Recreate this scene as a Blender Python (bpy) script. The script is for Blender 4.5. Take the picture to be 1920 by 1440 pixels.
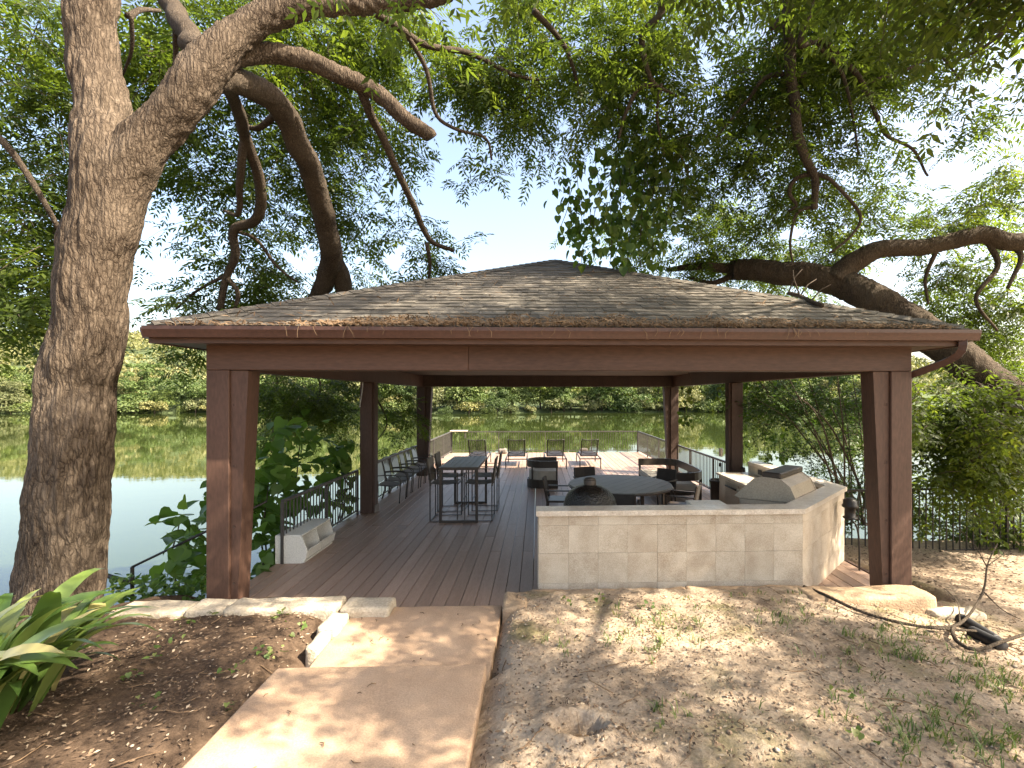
import bpy, bmesh, math, random
import numpy as np
from mathutils import Vector, Matrix, noise
R = math.radians
random.seed(7)
rng = np.random.default_rng(7)
scene = bpy.context.scene
for o in list(bpy.data.objects): bpy.data.objects.remove(o)
C = scene.collection

# ---------------------------------------------------------------- camera, sky, sun, exposure
F, PX0, PY0, EYE, YAW = 880.0, 1038.7, 743.0, 2.5, R(2.0)     # in pixels of the 1920 wide photograph
cam = bpy.data.cameras.new('camera'); cam_o = bpy.data.objects.new('camera', cam); C.objects.link(cam_o)
cam.sensor_width = 36; cam.lens = 36 * F / 1920
cam.shift_x = (960 - PX0) / 1920; cam.shift_y = (PY0 - 720) / 1920
cam.clip_start = 0.05; cam.clip_end = 3000
cam_o.location = (0, 0, EYE); cam_o.rotation_euler = (R(90), 0, -YAW)
scene.camera = cam_o
SUN_DIR = Vector((-1.0, 0.36, -1.12)).normalized()            # the way the light travels
w = bpy.data.worlds.new('World'); scene.world = w; w.use_nodes = True
nt = w.node_tree; sky = nt.nodes.new('ShaderNodeTexSky'); sky.sky_type = 'NISHITA'; sky.sun_disc = False
sky.sun_elevation = math.asin(-SUN_DIR.z); sky.sun_rotation = math.atan2(-SUN_DIR.x, -SUN_DIR.y)
sky.air_density = 1.0; sky.dust_density = 3.5; sky.ozone_density = 1.0
nt.links.new(sky.outputs[0], nt.nodes['Background'].inputs[0]); nt.nodes['Background'].inputs[1].default_value = 0.142
sun = bpy.data.lights.new('sun', 'SUN'); sun.energy = 5.0; sun.angle = R(0.53); sun.color = (1, 0.94, 0.84)
sun_o = bpy.data.objects.new('sun', sun); C.objects.link(sun_o)
sun_o.rotation_euler = SUN_DIR.to_track_quat('-Z', 'Y').to_euler()
vs = scene.view_settings; vs.view_transform = 'Standard'; vs.look = 'None'; vs.exposure = 1.93; vs.use_white_balance = True; vs.white_balance_temperature = 7400; vs.white_balance_tint = 10; vs.gamma = 1
scene.render.engine = 'CYCLES'
scene.cycles.max_bounces = 8; scene.cycles.transmission_bounces = 4; scene.cycles.diffuse_bounces = 4

# photo pixel -> place, for laying the scene out: column px at distance y / row py
def X(px, y): return y * math.tan(math.atan((px - PX0) / F) + YAW)
def Z(py, x, y): return EYE - (py - PY0) * (y * math.cos(YAW) + x * math.sin(YAW)) / F
def P(px, py, y):
    x = X(px, y); return Vector((x, y, Z(py, x, y)))
def G(px, py, z=0.0):
    t = math.tan(math.atan((px - PX0) / F) + YAW)
    y = (EYE - z) * F / (py - PY0) / (math.cos(YAW) + t * math.sin(YAW)); return Vector((t * y, y, z))
def sstep(a, b, v):
    t = max(0.0, min(1.0, (v - a) / (b - a))); return t * t * (3 - 2 * t)

# ---------------------------------------------------------------- mesh helpers
class MB:
    def __init__(s): s.v = []; s.f = []; s.sm = []
    def add(s, vs, fs, smooth=False):
        n = len(s.v); s.v += [tuple(v) for v in vs]; s.f += [tuple(i + n for i in f) for f in fs]; s.sm += [smooth] * len(fs); return s
    def box(s, c, d, rot=None, ch=0.0):
        x, y, z = d[0] / 2, d[1] / 2, d[2] / 2
        if ch > 0:
            bm = bmesh.new(); bmesh.ops.create_cube(bm, size=1); bmesh.ops.scale(bm, vec=d, verts=bm.verts)
            bmesh.ops.bevel(bm, geom=list(bm.edges), offset=ch, segments=1, affect='EDGES', profile=.5)
            bm.verts.index_update(); vv = [v.co.copy() for v in bm.verts]; ff = [[v.index for v in f.verts] for f in bm.faces]; bm.free()
        else:
            vv = [Vector(p) for p in ((-x,-y,-z),(x,-y,-z),(x,y,-z),(-x,y,-z),(-x,-y,z),(x,-y,z),(x,y,z),(-x,y,z))]
            ff = [(0,3,2,1),(4,5,6,7),(0,1,5,4),(1,2,6,5),(2,3,7,6),(3,0,4,7)]
        if rot is not None: vv = [rot @ v for v in vv]
        c = Vector(c); return s.add([v + c for v in vv], ff)
    def b2(s, lo, hi, ch=0.0):
        lo, hi = Vector(lo), Vector(hi); return s.box((lo + hi) / 2, hi - lo, None, ch)
    def prism(s, poly, z0, z1, M=None):                       # polygon in xy extruded along z, then M
        n = len(poly); vv = [Vector((p[0], p[1], z0)) for p in poly] + [Vector((p[0], p[1], z1)) for p in poly]
        if M is not None: vv = [M @ v for v in vv]
        return s.add(vv, [tuple(range(n - 1, -1, -1)), tuple(range(n, 2 * n))] + [(i, (i + 1) % n, n + (i + 1) % n, n + i) for i in range(n)])
    def tube(s, pts, r, n=8, closed=False, disp=None, sq=False, caps=True):
        pts = [Vector(p) for p in pts]; m = len(pts); rs = r if hasattr(r, '__len__') else [r] * m
        up = None; vv = []
        for i, p in enumerate(pts):
            a = pts[i - 1] if (i > 0 or closed) else p; b = pts[(i + 1) % m] if (i < m - 1 or closed) else p
            t = (b - a).normalized()
            if up is None: up = t.orthogonal().normalized() if abs(t.z) > .95 or abs(t.x) + abs(t.y) < 1e-6 else Vector((0, 0, 1)).cross(t).normalized()
            up = (up - t * up.dot(t)).normalized(); q = t.cross(up)
            for k in range(n):
                a_ = 2 * math.pi * k / n + (math.pi / 4 if sq else 0); rr = rs[i] * (1.4142 if sq else 1)
                d = up * math.cos(a_) + q * math.sin(a_)
                if disp: rr += disp(p + d * rr, a_, i)
                vv.append(p + d * rr)
        ff = [(i * n + k, i * n + (k + 1) % n, ((i + 1) % m) * n + (k + 1) % n, ((i + 1) % m) * n + k) for i in range(m if closed else m - 1) for k in range(n)]
        if not closed and caps: ff += [tuple(range(n - 1, -1, -1)), tuple((m - 1) * n + k for k in range(n))]
        return s.add(vv, ff, not sq)
    def lathe(s, prof, c=(0, 0, 0), n=24):
        c = Vector(c); m = len(prof); vv = [c + Vector((r * math.cos(2 * math.pi * k / n), r * math.sin(2 * math.pi * k / n), z)) for r, z in prof for k in range(n)]
        return s.add(vv, [(i * n + k, i * n + (k + 1) % n, (i + 1) * n + (k + 1) % n, (i + 1) * n + k) for i in range(m - 1) for k in range(n)], True)
    def mesh(s, name):
        me = bpy.data.meshes.new(name); me.from_pydata(s.v, [], s.f); me.polygons.foreach_set('use_smooth', s.sm); me.update(); return me
    def build(s, name, m, parent=None): return ob(name, s.mesh(name), m, parent)

def ob(name, me, m=None, parent=None):
    o = bpy.data.objects.new(name, me); C.objects.link(o)
    if m and not me.materials: me.materials.append(m)
    if parent: o.parent = parent
    return o
def tag(o, label, cat, group=None, kind=None):
    o['label'] = label; o['category'] = cat
    if group: o['group'] = group
    if kind: o['kind'] = kind
    return o
def struct(o, label=None):
    o['kind'] = 'structure'
    if label: o['label'] = label
    return o
def stuff(o): o['kind'] = 'stuff'; return o
def thing(name, label, cat, loc=(0, 0, 0), rz=0.0, group=None):
    o = bpy.data.objects.new(name, None); C.objects.link(o); o.location = loc; o.rotation_euler = (0, 0, rz); o.empty_display_size = .1
    return tag(o, label, cat, group)
def copy_tree(o, loc=None, rz=None, label=None, parent=None):
    c = o.copy(); C.objects.link(c)
    if parent: c.parent = parent
    if loc is not None: c.location = loc
    if rz is not None: c.rotation_euler = (0, 0, rz)
    if label: c['label'] = label
    for ch in list(o.children): copy_tree(ch, parent=c)
    return c
def smooth_path(pts, step=.12):
    pts = [Vector(p) for p in pts]; out = []
    q = [pts[0] * 2 - pts[1]] + pts + [pts[-1] * 2 - pts[-2]]
    for i in range(1, len(q) - 2):
        a, b, c, d = q[i - 1:i + 3]; n = max(2, int((c - b).length / step))
        for k in range(n):
            t = k / n; out.append(.5 * ((2 * b) + (c - a) * t + (2 * a - 5 * b + 4 * c - d) * t * t + (3 * b - a - 3 * c + d) * t ** 3))
    out.append(pts[-1]); return out
def smooth_radii(pts, radii, step=.12):                         # radii given at the keys, one per smoothed point
    pts = [Vector(q) for q in pts]; k = list(np.interp(np.linspace(0, len(radii) - 1, len(pts)), range(len(radii)), radii)); out = []
    for i in range(len(pts) - 1):
        n = max(2, int((pts[i + 1] - pts[i]).length / step)); out += [k[i] + (k[i + 1] - k[i]) * j / n for j in range(n)]
    return out + [k[-1]]
def lerp_r(r, n):                                              # radii key list -> n values
    return list(np.interp(np.linspace(0, len(r) - 1, n), range(len(r)), r))
def np_mesh(name, V, Q, attr=None, smooth=False):              # V (n,3), Q (m,4)
    me = bpy.data.meshes.new(name); V = np.asarray(V, np.float32); Q = np.asarray(Q, np.int32); k = Q.shape[1]
    me.vertices.add(len(V)); me.vertices.foreach_set('co', V.ravel()); me.loops.add(Q.size); me.loops.foreach_set('vertex_index', Q.ravel())
    me.polygons.add(len(Q)); me.polygons.foreach_set('loop_start', np.arange(len(Q), dtype=np.int32) * k); me.update(calc_edges=True)
    if smooth: me.polygons.foreach_set('use_smooth', np.ones(len(Q), bool))
    if attr is not None:
        a = me.attributes.new('rnd', 'FLOAT', 'POINT'); a.data.foreach_set('value', np.asarray(attr, np.float32))
    return me

# ---------------------------------------------------------------- materials
def nodes(name):
    m = bpy.data.materials.new(name); m.use_nodes = True; t = m.node_tree; return m, t, t.nodes['Principled BSDF']
def nz(t, scale, detail=4, vec=None, rough=.55, typ='ShaderNodeTexNoise'):
    n = t.nodes.new(typ); n.inputs['Scale'].default_value = scale
    if 'Detail' in n.inputs: n.inputs['Detail'].default_value = detail
    if typ == 'ShaderNodeTexNoise': n.inputs['Roughness'].default_value = rough
    if vec: t.links.new(vec, n.inputs['Vector'])
    return n
def coords(t, stretch=(1, 1, 1), kind='Object', rnd=False):
    tc = t.nodes.new('ShaderNodeTexCoord'); mp = t.nodes.new('ShaderNodeMapping'); mp.inputs['Scale'].default_value = stretch
    t.links.new(tc.outputs[kind], mp.inputs[0])
    if rnd:
        oi = t.nodes.new('ShaderNodeObjectInfo'); mu = t.nodes.new('ShaderNodeMath'); mu.operation = 'MULTIPLY'; mu.inputs[1].default_value = 37
        t.links.new(oi.outputs['Random'], mu.inputs[0]); t.links.new(mu.outputs[0], mp.inputs['Location'])
    return mp.outputs[0]
def ramp(t, fac, stops):
    r = t.nodes.new('ShaderNodeValToRGB'); e = r.color_ramp.elements
    while len(e) < len(stops): e.new(.5)
    for k, (p, c) in enumerate(stops): e[k].position = p; e[k].color = (*c, 1)
    t.links.new(fac, r.inputs[0]); return r.outputs[0]
def mixc(t, fac, a, b, mode='MIX'):
    m = t.nodes.new('ShaderNodeMix'); m.data_type = 'RGBA'; m.blend_type = mode
    for i, v in ((0, fac), (6, a), (7, b)):
        if isinstance(v, (int, float)): m.inputs[i].default_value = v
        elif isinstance(v, tuple): m.inputs[i].default_value = (*v, 1)
        else: t.links.new(v, m.inputs[i])
    return m.outputs[2]
def bump(t, b, h, strength, dist=.01):
    n = t.nodes.new('ShaderNodeBump'); n.inputs['Strength'].default_value = strength; n.inputs['Distance'].default_value = dist
    t.links.new(h, n.inputs['Height']); t.links.new(n.outputs[0], b.inputs['Normal']); return n
def objrand(t): return t.nodes.new('ShaderNodeObjectInfo').outputs['Random']
def attr(t, name='rnd'):
    a = t.nodes.new('ShaderNodeAttribute'); a.attribute_name = name; return a.outputs['Fac']
def surf(name, c1, c2, scale=6, rough=.7, stretch=(1, 1, 1), bs=.3, bd=.004, fine=60, var=0.0, metal=0.0, rnd=False, spec=.4):
    m, t, b = nodes(name); v = coords(t, stretch, rnd=rnd); n = nz(t, scale, 6, v); f = nz(t, fine, 3, v)
    col = ramp(t, n.outputs[0], [(.3, c1), (.7, c2)])
    col = mixc(t, .35, col, ramp(t, f.outputs[0], [(.3, tuple(x * .6 for x in c1)), (.7, tuple(min(1, x * 1.25) for x in c2))]))
    if var: col = mixc(t, 1.0, col, ramp(t, objrand(t), [(0, (1 - var,) * 3), (1, (1 + var,) * 3)]), 'MULTIPLY')
    t.links.new(col, b.inputs['Base Color']); b.inputs['Roughness'].default_value = rough; b.inputs['Metallic'].default_value = metal
    b.inputs['Specular IOR Level'].default_value = spec
    if bs: bump(t, b, f.outputs[0], bs, bd)
    return m
def leafmat(name, stops, trans=.45, rough=.45, source='attr', spec=.35):
    m, t, b = nodes(name); f = attr(t) if source == 'attr' else objrand(t)
    col = ramp(t, f, stops)
    if name.startswith('far_tree'): col = mixc(t, 1.0, col, ramp(t, objrand(t), [(0, (.6, .68, .6)), (.5, (1, 1, 1)), (1, (1.4, 1.25, 1.05))]), 'MULTIPLY')
    t.links.new(col, b.inputs['Base Color']); b.inputs['Roughness'].default_value = rough; b.inputs['Specular IOR Level'].default_value = spec
    tr = t.nodes.new('ShaderNodeBsdfTranslucent'); tc = mixc(t, 1.0, col, (1.35, 1.36, .6), 'MULTIPLY'); t.links.new(tc, tr.inputs[0])
    mx = t.nodes.new('ShaderNodeMixShader'); mx.inputs[0].default_value = trans; out = t.nodes['Material Output']
    t.links.new(b.outputs[0], mx.inputs[1]); t.links.new(tr.outputs[0], mx.inputs[2]); t.links.new(mx.outputs[0], out.inputs[0]); return m

M = {}
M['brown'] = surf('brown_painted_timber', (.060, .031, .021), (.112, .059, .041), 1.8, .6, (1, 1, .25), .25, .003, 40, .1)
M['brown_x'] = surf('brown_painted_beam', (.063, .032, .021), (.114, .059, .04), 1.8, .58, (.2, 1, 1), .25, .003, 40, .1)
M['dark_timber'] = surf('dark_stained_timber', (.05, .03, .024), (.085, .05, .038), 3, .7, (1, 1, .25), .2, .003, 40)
M['gutter'] = surf('brown_gutter_metal', (.07, .034, .025), (.092, .045, .033), 2, .36, (1, 1, 1), .05, .001, 30)
M['deck'] = surf('brown_deck_board', (.24, .155, .112), (.34, .235, .178), 2.5, .46, (5, .35, 1), .3, .002, 30, .16, rnd=True)
M['shingle'] = surf('asphalt_shingle', (.085, .075, .062), (.145, .128, .106), 8, .9, (1, 1, 1), .8, .004, 160, .28, rnd=True)
M['steel_dark'] = surf('dark_powder_coated_metal', (.018, .016, .015), (.03, .026, .024), 8, .45, (1, 1, 1), .05, .001, 60)
M['bronze'] = surf('dark_bronze_metal', (.035, .026, .02), (.05, .038, .03), 8, .42, (1, 1, 1), .05, .001, 60)
M['rail'] = surf('railing_metal', (.05, .045, .042), (.075, .068, .062), 8, .45, (1, 1, 1), .05, .001, 60)
M['table_slat'] = surf('grey_table_slat', (.12, .115, .10), (.17, .16, .142), 4, .5, (1, 1, 1), .1, .001, 60, .08)
M['rope'] = surf('pale_rope', (.42, .42, .38), (.55, .54, .5), 40, .9)
M['sling_grey'] = surf('taupe_sling_fabric', (.13, .115, .10), (.18, .16, .14), 9, .8, (1, 1, 1), .3, .001, 300)
M['cushion'] = surf('beige_cushion', (.36, .33, .28), (.46, .42, .36), 5, .9, (1, 1, 1), .3, .002, 150)
M['navy'] = surf('navy_cushion', (.02, .022, .03), (.035, .037, .05), 5, .85, (1, 1, 1), .3, .002, 150)
M['white_plastic'] = surf('weathered_white_paint', (.60, .57, .50), (.72, .69, .62), 3, .5, (1, 1, 1), .1, .001, 50)
M['tile'] = surf('limestone_tile', (.33, .25, .175), (.60, .53, .43), 3.2, .75, (1, 1, 1), .6, .003, 110, .04, rnd=True)
M['granite'] = surf('beige_granite', (.42, .34, .26), (.66, .60, .52), 9, .28, (1, 1, 1), .05, .001, 70)
M['mortar'] = surf('mortar', (.44, .38, .30), (.52, .46, .37), 20, .9)
M['shaded_limestone'] = surf('shade_toned_limestone_block', (.30, .20, .125), (.44, .32, .21), 5, .88, (1, 1, 1), .9, .012, 45, .08, rnd=True)  # limestone darkened to tan; the curb's shade is put into its colour
M['limestone'] = surf('rough_limestone', (.38, .31, .22), (.56, .48, .37), 5, .85, (1, 1, 1), .9, .012, 45, .08, rnd=True)
M['slab'] = surf('tan_sandstone_slab', (.38, .245, .155), (.56, .39, .265), 2.2, .78, (1, 1, 1), .8, .005, 95, .06, rnd=True)
M['stainless'] = surf('brushed_stainless', (.36, .30, .235), (.46, .39, .31), 3, .42, (1, 1, 1), .05, .001, 60, metal=.55)
M['bark'] = None
M['twig'] = surf('twig_bark', (.05, .036, .026), (.09, .068, .05), 20, .9, (1, 1, 1), .4, .003, 80)
M['dry'] = surf('dry_litter', (.11, .066, .038), (.24, .155, .09), 15, .9, (1, 1, 1), .2, .002, 80)
M['pebble'] = surf('pale_pebble', (.30, .235, .17), (.50, .42, .33), 15, .85, (1, 1, 1), .3, .003, 80)
M['rubber'] = surf('black_corrugated_plastic', (.012, .012, .013), (.022, .022, .024), 10, .5)
M['bark'] = (lambda: None)
def bark_mat(name, c1, c2, c3, sc=1.0):
    m, t, b = nodes(name); v = coords(t, (1, 1, .15)); v2 = coords(t, (1, 1, .2))
    wob = nz(t, 9 * sc, 3, coords(t)); vw = mixc(t, .05, v, wob.outputs['Color'], 'ADD')
    vo = nz(t, 30 * sc, 2, vw, typ='ShaderNodeTexVoronoi'); vo.feature = 'DISTANCE_TO_EDGE'
    n = nz(t, 42 * sc, 8, v2, .7); big = nz(t, 2.2, 4, coords(t))
    wv = t.nodes.new('ShaderNodeMath'); wv.operation = 'MULTIPLY_ADD'; t.links.new(n.outputs[0], wv.inputs[0]); wv.inputs[1].default_value = .55
    vm = t.nodes.new('ShaderNodeMath'); vm.operation = 'MULTIPLY'; vm.inputs[1].default_value = 1.7; t.links.new(vo.outputs['Distance'], vm.inputs[0]); t.links.new(vm.outputs[0], wv.inputs[2])
    col = ramp(t, wv.outputs[0], [(.26, c1), (.42, c2), (.8, c3)])
    col = mixc(t, .3, col, ramp(t, big.outputs[0], [(.35, c1), (.65, c3)]))
    t.links.new(col, b.inputs['Base Color']); b.inputs['Roughness'].default_value = .92; b.inputs['Specular IOR Level'].default_value = .15
    bump(t, b, wv.outputs[0], 1.0, .04); return m
M['bark'] = bark_mat('furrowed_pecan_bark', (.024, .016, .011), (.105, .078, .056), (.20, .158, .12))
M['bark_dark'] = bark_mat('dark_furrowed_bark', (.03, .022, .017), (.085, .065, .048), (.15, .12, .09), 1.3)
M['leaf'] = leafmat('pecan_leaf', [(0, (.045, .07, .02)), (.45, (.075, .112, .026)), (.8, (.115, .155, .034)), (1, (.17, .2, .05))], .64)
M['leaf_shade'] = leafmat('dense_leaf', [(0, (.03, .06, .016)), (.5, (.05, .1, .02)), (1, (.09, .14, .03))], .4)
M['vine'] = leafmat('vine_leaf', [(0, (.045, .09, .02)), (.6, (.085, .15, .03)), (1, (.16, .21, .06))], .5)
M['bigleaf'] = leafmat('broad_leaf', [(0, (.07, .14, .03)), (.6, (.105, .2, .045)), (1, (.15, .23, .06))], .5, .35, 'obj')
M['bigleaf_a'] = leafmat('broad_leaf_mass', [(0, (.07, .14, .03)), (.6, (.105, .2, .045)), (1, (.15, .23, .06))], .5, .35)
M['strap'] = leafmat('strap_leaf', [(0, (.05, .10, .022)), (.55, (.09, .15, .034)), (.85, (.2, .24, .07)), (1, (.34, .30, .13))], .25, .32, 'obj', .5)
M['sling_pale'] = leafmat('pale_sling_fabric', [(0, (.55, .57, .56)), (1, (.62, .64, .62))], .55, .7, 'obj', .2)
M['sling_pale'].node_tree.nodes['Mix'].inputs[7].default_value = (1, 1, 1, 1)
M['grass'] = leafmat('grass_blade', [(0, (.07, .12, .03)), (.6, (.12, .18, .05)), (1, (.24, .24, .1))], .35)
M['far_a'] = leafmat('far_tree_green', [(0, (.05, .085, .025)), (.6, (.10, .15, .04)), (1, (.2, .24, .085))], .3, .6)
M['far_b'] = leafmat('far_tree_olive', [(0, (.065, .085, .035)), (.6, (.15, .165, .07)), (1, (.27, .26, .14))], .3, .6)
M['far_c'] = leafmat('far_tree_dark', [(0, (.045, .075, .025)), (.6, (.085, .125, .04)), (1, (.15, .19, .07))], .3, .6)
# egg grill glaze
m, t, b = nodes('black_dimpled_glaze'); b.inputs['Base Color'].default_value = (.012, .010, .008, 1); b.inputs['Roughness'].default_value = .3; b.inputs['Specular IOR Level'].default_value = .4
vo = nz(t, 45, 0, coords(t), typ='ShaderNodeTexVoronoi'); bump(t, b, vo.outputs[0], .9, .012); M['glaze'] = m
# lake water
m, t, b = nodes('lake_water'); b.inputs['Base Color'].default_value = (.028, .040, .010, 1); b.inputs['Roughness'].default_value = .02; b.inputs['IOR'].default_value = 1.45
b.inputs['Specular IOR Level'].default_value = .6
n1 = nz(t, .55, 3, coords(t, (.35, 1, 1))); n2 = nz(t, 2.6, 3, coords(t, (.6, 1, 1)))
ad = t.nodes.new('ShaderNodeMath'); ad.operation = 'MULTIPLY_ADD'; t.links.new(n2.outputs[0], ad.inputs[0]); ad.inputs[1].default_value = .25; t.links.new(n1.outputs[0], ad.inputs[2])
bump(t, b, ad.outputs[0], .06, .06); M['water'] = m
# soil: dark mulch left of the path, pale dry dirt right of it
m, t, b = nodes('dry_soil'); v = coords(t); sep = t.nodes.new('ShaderNodeSeparateXYZ'); t.links.new(v, sep.inputs[0])
n1 = nz(t, 1.6, 6, v, .6); n2 = nz(t, 34, 5, v, .7); n3 = nz(t, 9, 5, v, .65)
dirt = ramp(t, n1.outputs[0], [(.3, (.20, .145, .10)), (.5, (.34, .265, .195)), (.72, (.48, .395, .305))])
dirt = mixc(t, .5, dirt, ramp(t, n2.outputs[0], [(.3, (.15, .105, .072)), (.5, (.33, .25, .18)), (.72, (.54, .45, .355))]))
mul = mixc(t, .5, ramp(t, n3.outputs[0], [(.3, (.055, .037, .026)), (.6, (.12, .082, .057)), (.8, (.21, .15, .105))]),
           ramp(t, n2.outputs[0], [(.3, (.035, .023, .016)), (.6, (.12, .08, .055)), (.8, (.27, .19, .13))]))
mm = t.nodes.new('ShaderNodeMapRange'); mm.inputs[1].default_value = -1.6; mm.inputs[2].default_value = -.9; t.links.new(sep.outputs[0], mm.inputs[0])
moss = mixc(t, ramp(t, nz(t, 1.1, 5, v, .6).outputs[0], [(.56, (0, 0, 0)), (.68, (.7, .7, .7))]), dirt, (.13, .12, .05))
t.links.new(mixc(t, mm.outputs[0], mul, moss), b.inputs['Base Color']); b.inputs['Roughness'].default_value = .95; b.inputs['Specular IOR Level'].default_value = .1
bump(t, b, n2.outputs[0], .9, .02); M['soil'] = m
M['hill'] = surf('wooded_hillside', (.05, .075, .03), (.09, .12, .05), .2, .95)
# ================================================================ SETTING
WATER = -2.5
S1, S2 = (-2.0, -.40), (-2.12, -.42)                            # path slabs: x ranges
def gz(x, y):                                                   # ground height
    left = .20 + .045 * max(-4, min(0, 5.0 - y)) * 0 + .05 * max(0, min(4, 5.0 - y))
    right = .245 + .02 * max(0, min(4, 5.0 - y)) - .2 * sstep(2.9, 4.9, x) * sstep(2.2, 4.8, y) - .12 * sstep(4.5, 8, x)
    z = left + (right - left) * sstep(-1.7, -.6, x)
    if -2.45 < x < -.1 and y < 5.6:
        top = (.14 if y > 3.9 else .29) - .13
        z = z + (min(z, top) - z) * sstep(-2.45, -2.05, x) * (1 - sstep(-.46, -.2, x))
    z -= .3 * sstep(-4.2, -5.6, x) * sstep(4.0, 6.2, y)
    n = noise.noise(Vector((x * .9, y * .9, 3))) * .03 + noise.noise(Vector((x * 3, y * 3, 7))) * .012
    z += n
    hx, hy = G(1085, 1372, .25).x, G(1085, 1372, .25).y           # burrow in the dirt
    d = math.hypot((x - hx) / .17, (y - hy) / .11); z -= .5 * (1 - sstep(.6, 1.05, d)) - .04 * math.exp(-((d - 1.5) / .35) ** 2)
    if y > 5.45:
        ins = sstep(-4.6, -4.0, x) * (1 - sstep(4.7, 5.2, x))
        z -= ins * .65 * sstep(5.45, 5.75, y)
        lb = 1 - sstep(-4.8, -4.0, x)
        z -= lb * (.35 * sstep(5.5, 6.6, y))
        z -= .28 * sstep(5, 8.4, y) * sstep(4.2, 5.4, x)
    edge = 6.3 + 2.8 * sstep(-4, 5, x)
    if y > edge: z -= (y - edge) * .75
    if x < -5.6: z -= (-5.6 - x) * .32 * sstep(2.5, 6.5, y)
    if x > 9: z -= 0
    return max(z, -5)
def grid_axis(a):                                               # [(from, to, step), ...]
    out = []
    for f, t_, s_ in a: out += list(np.arange(f, t_ - 1e-6, s_))
    return out + [a[-1][1]]
gx = grid_axis([(-80, -16, 8), (-16, -6, .5), (-6, 6, .045), (6, 16, .4), (16, 80, 8)])
gy = grid_axis([(-60, -4, 7), (-4, 1.8, .4), (1.8, 5.6, .04), (5.6, 9.0, .2), (9.0, 16, 1.0)])
V = []
for y in gy:
    for x in gx:
        z = gz(x, y)
        if 1.5 < y < 5.7 and -6 < x < 6.5: z += .022 * (noise.fractal(Vector((x * 8, y * 8, 1)), .8, 2.1, 4)) + .016 * max(0, noise.noise(Vector((x * 22, y * 22, 5))))
        V.append((x, y, z))
nx = len(gx); ii = np.arange(len(gy) - 1)[:, None] * nx + np.arange(nx - 1)[None, :]
Q = np.stack([ii, ii + 1, ii + nx + 1, ii + nx], -1).reshape(-1, 4)
struct(ob('ground', np_mesh('ground', V, Q, smooth=True), M['soil']), 'bare dry soil and dark mulch sloping to the deck')
GH = {}
def gh(x, y): return gz(x, y) + .008

# water and far shore
b = MB(); b.add([(-900, 6, WATER), (900, 6, WATER), (900, 160, WATER), (-900, 160, WATER)], [(0, 1, 2, 3)])
struct(b.build('lake_water', M['water']), 'calm green lake mirroring the wooded far bank')
SH = 139.0                                                      # the far bank's distance
def shore_y(x): return SH + 3.5 * math.sin(x * .045) + 2 * math.sin(x * .13 + 1)
def hill_z(x, y):
    d = y - shore_y(x)
    z = WATER - 1.2 + sstep(0, 6, d) * 2.4
    k = 1.0 - .55 * sstep(-120, 10, x) + .2 * sstep(60, 200, x)
    return z + k * 36 * sstep(12, 150, d) + 2.5 * noise.noise(Vector((x * .02, y * .02, 0))) * sstep(10, 60, d)
hxs = grid_axis([(-900, -320, 60), (-320, 260, 6), (260, 900, 60)]); hys = grid_axis([(SH - 10, SH + 10, 2), (SH + 10, SH + 180, 8), (SH + 180, SH + 900, 90)])
V = [(x, y, hill_z(x, y)) for y in hys for x in hxs]; nx = len(hxs); ii = np.arange(len(hys) - 1)[:, None] * nx + np.arange(nx - 1)[None, :]
struct(ob('hillside', np_mesh('hillside', V, np.stack([ii, ii + 1, ii + nx + 1, ii + nx], -1).reshape(-1, 4), smooth=True), M['hill']), 'wooded hillside rising behind the far bank')

# ---------------------------------------------------------------- deck, board by board
XL, XR, Y0, YM, YR, YE = X(386, 5.5), X(1710, 5.5), 5.5, 10.15, 14.85, 20.9   # column lines and the deck's far end
DX0, DX1 = XL - .12, XR + .3
deck = bpy.data.objects.new('deck', None); C.objects.link(deck); struct(deck, 'long brown board deck over the water')
BW, GAP = .168, .007; shared = {}
def board(x, y0, y1, wdt):
    k = (round(y1 - y0, 2), round(wdt, 3))
    if k not in shared: shared[k] = MB().box((0, 0, -.016), (wdt, y1 - y0, .032), None, .004).mesh('deck_board')
    o = ob('deck_board', shared[k], M['deck'], deck); o.location = (x, (y0 + y1) / 2, random.uniform(-.0015, .0015)); return o
nb = int((DX1 - DX0) / (BW + GAP))
for i in range(nb):
    x = DX0 + (i + .5) * (BW + GAP); js = [(7.6, 12.4, 17.2), (9.2, 14.0, 18.8), (8.4, 13.2, 18.0)][i % 3]
    ys = [5.28] + [j for j in js] + [YE]
    for a, c in zip(ys[:-1], ys[1:]): board(x, a + .002, c - .002, BW)
fr = MB()
for x in np.arange(DX0 + .1, DX1, .9): fr.b2((x - .03, 5.5, -.28), (x + .03, YE - .1, -.035))
fr.b2((DX0, YE - .06, -.3), (DX1, YE - .015, -.035)); fr.b2((DX0, 5.75, -.3), (DX0 + .045, YE - .1, -.035)); fr.b2((DX1 - .045, 5.75, -.3), (DX1, YE - .1, -.035))
fr.build('deck_joists', M['dark_timber'], deck)
pil = MB()
for yy in (9.5, 13.5, 17.5, 20.5):
    for x in (DX0 + .3, .3, DX1 - .3): pil.tube([(x, yy, -5), (x, yy, -.28)], .12, 12)
pil.build('deck_piles', M['dark_timber'], deck)

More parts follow.
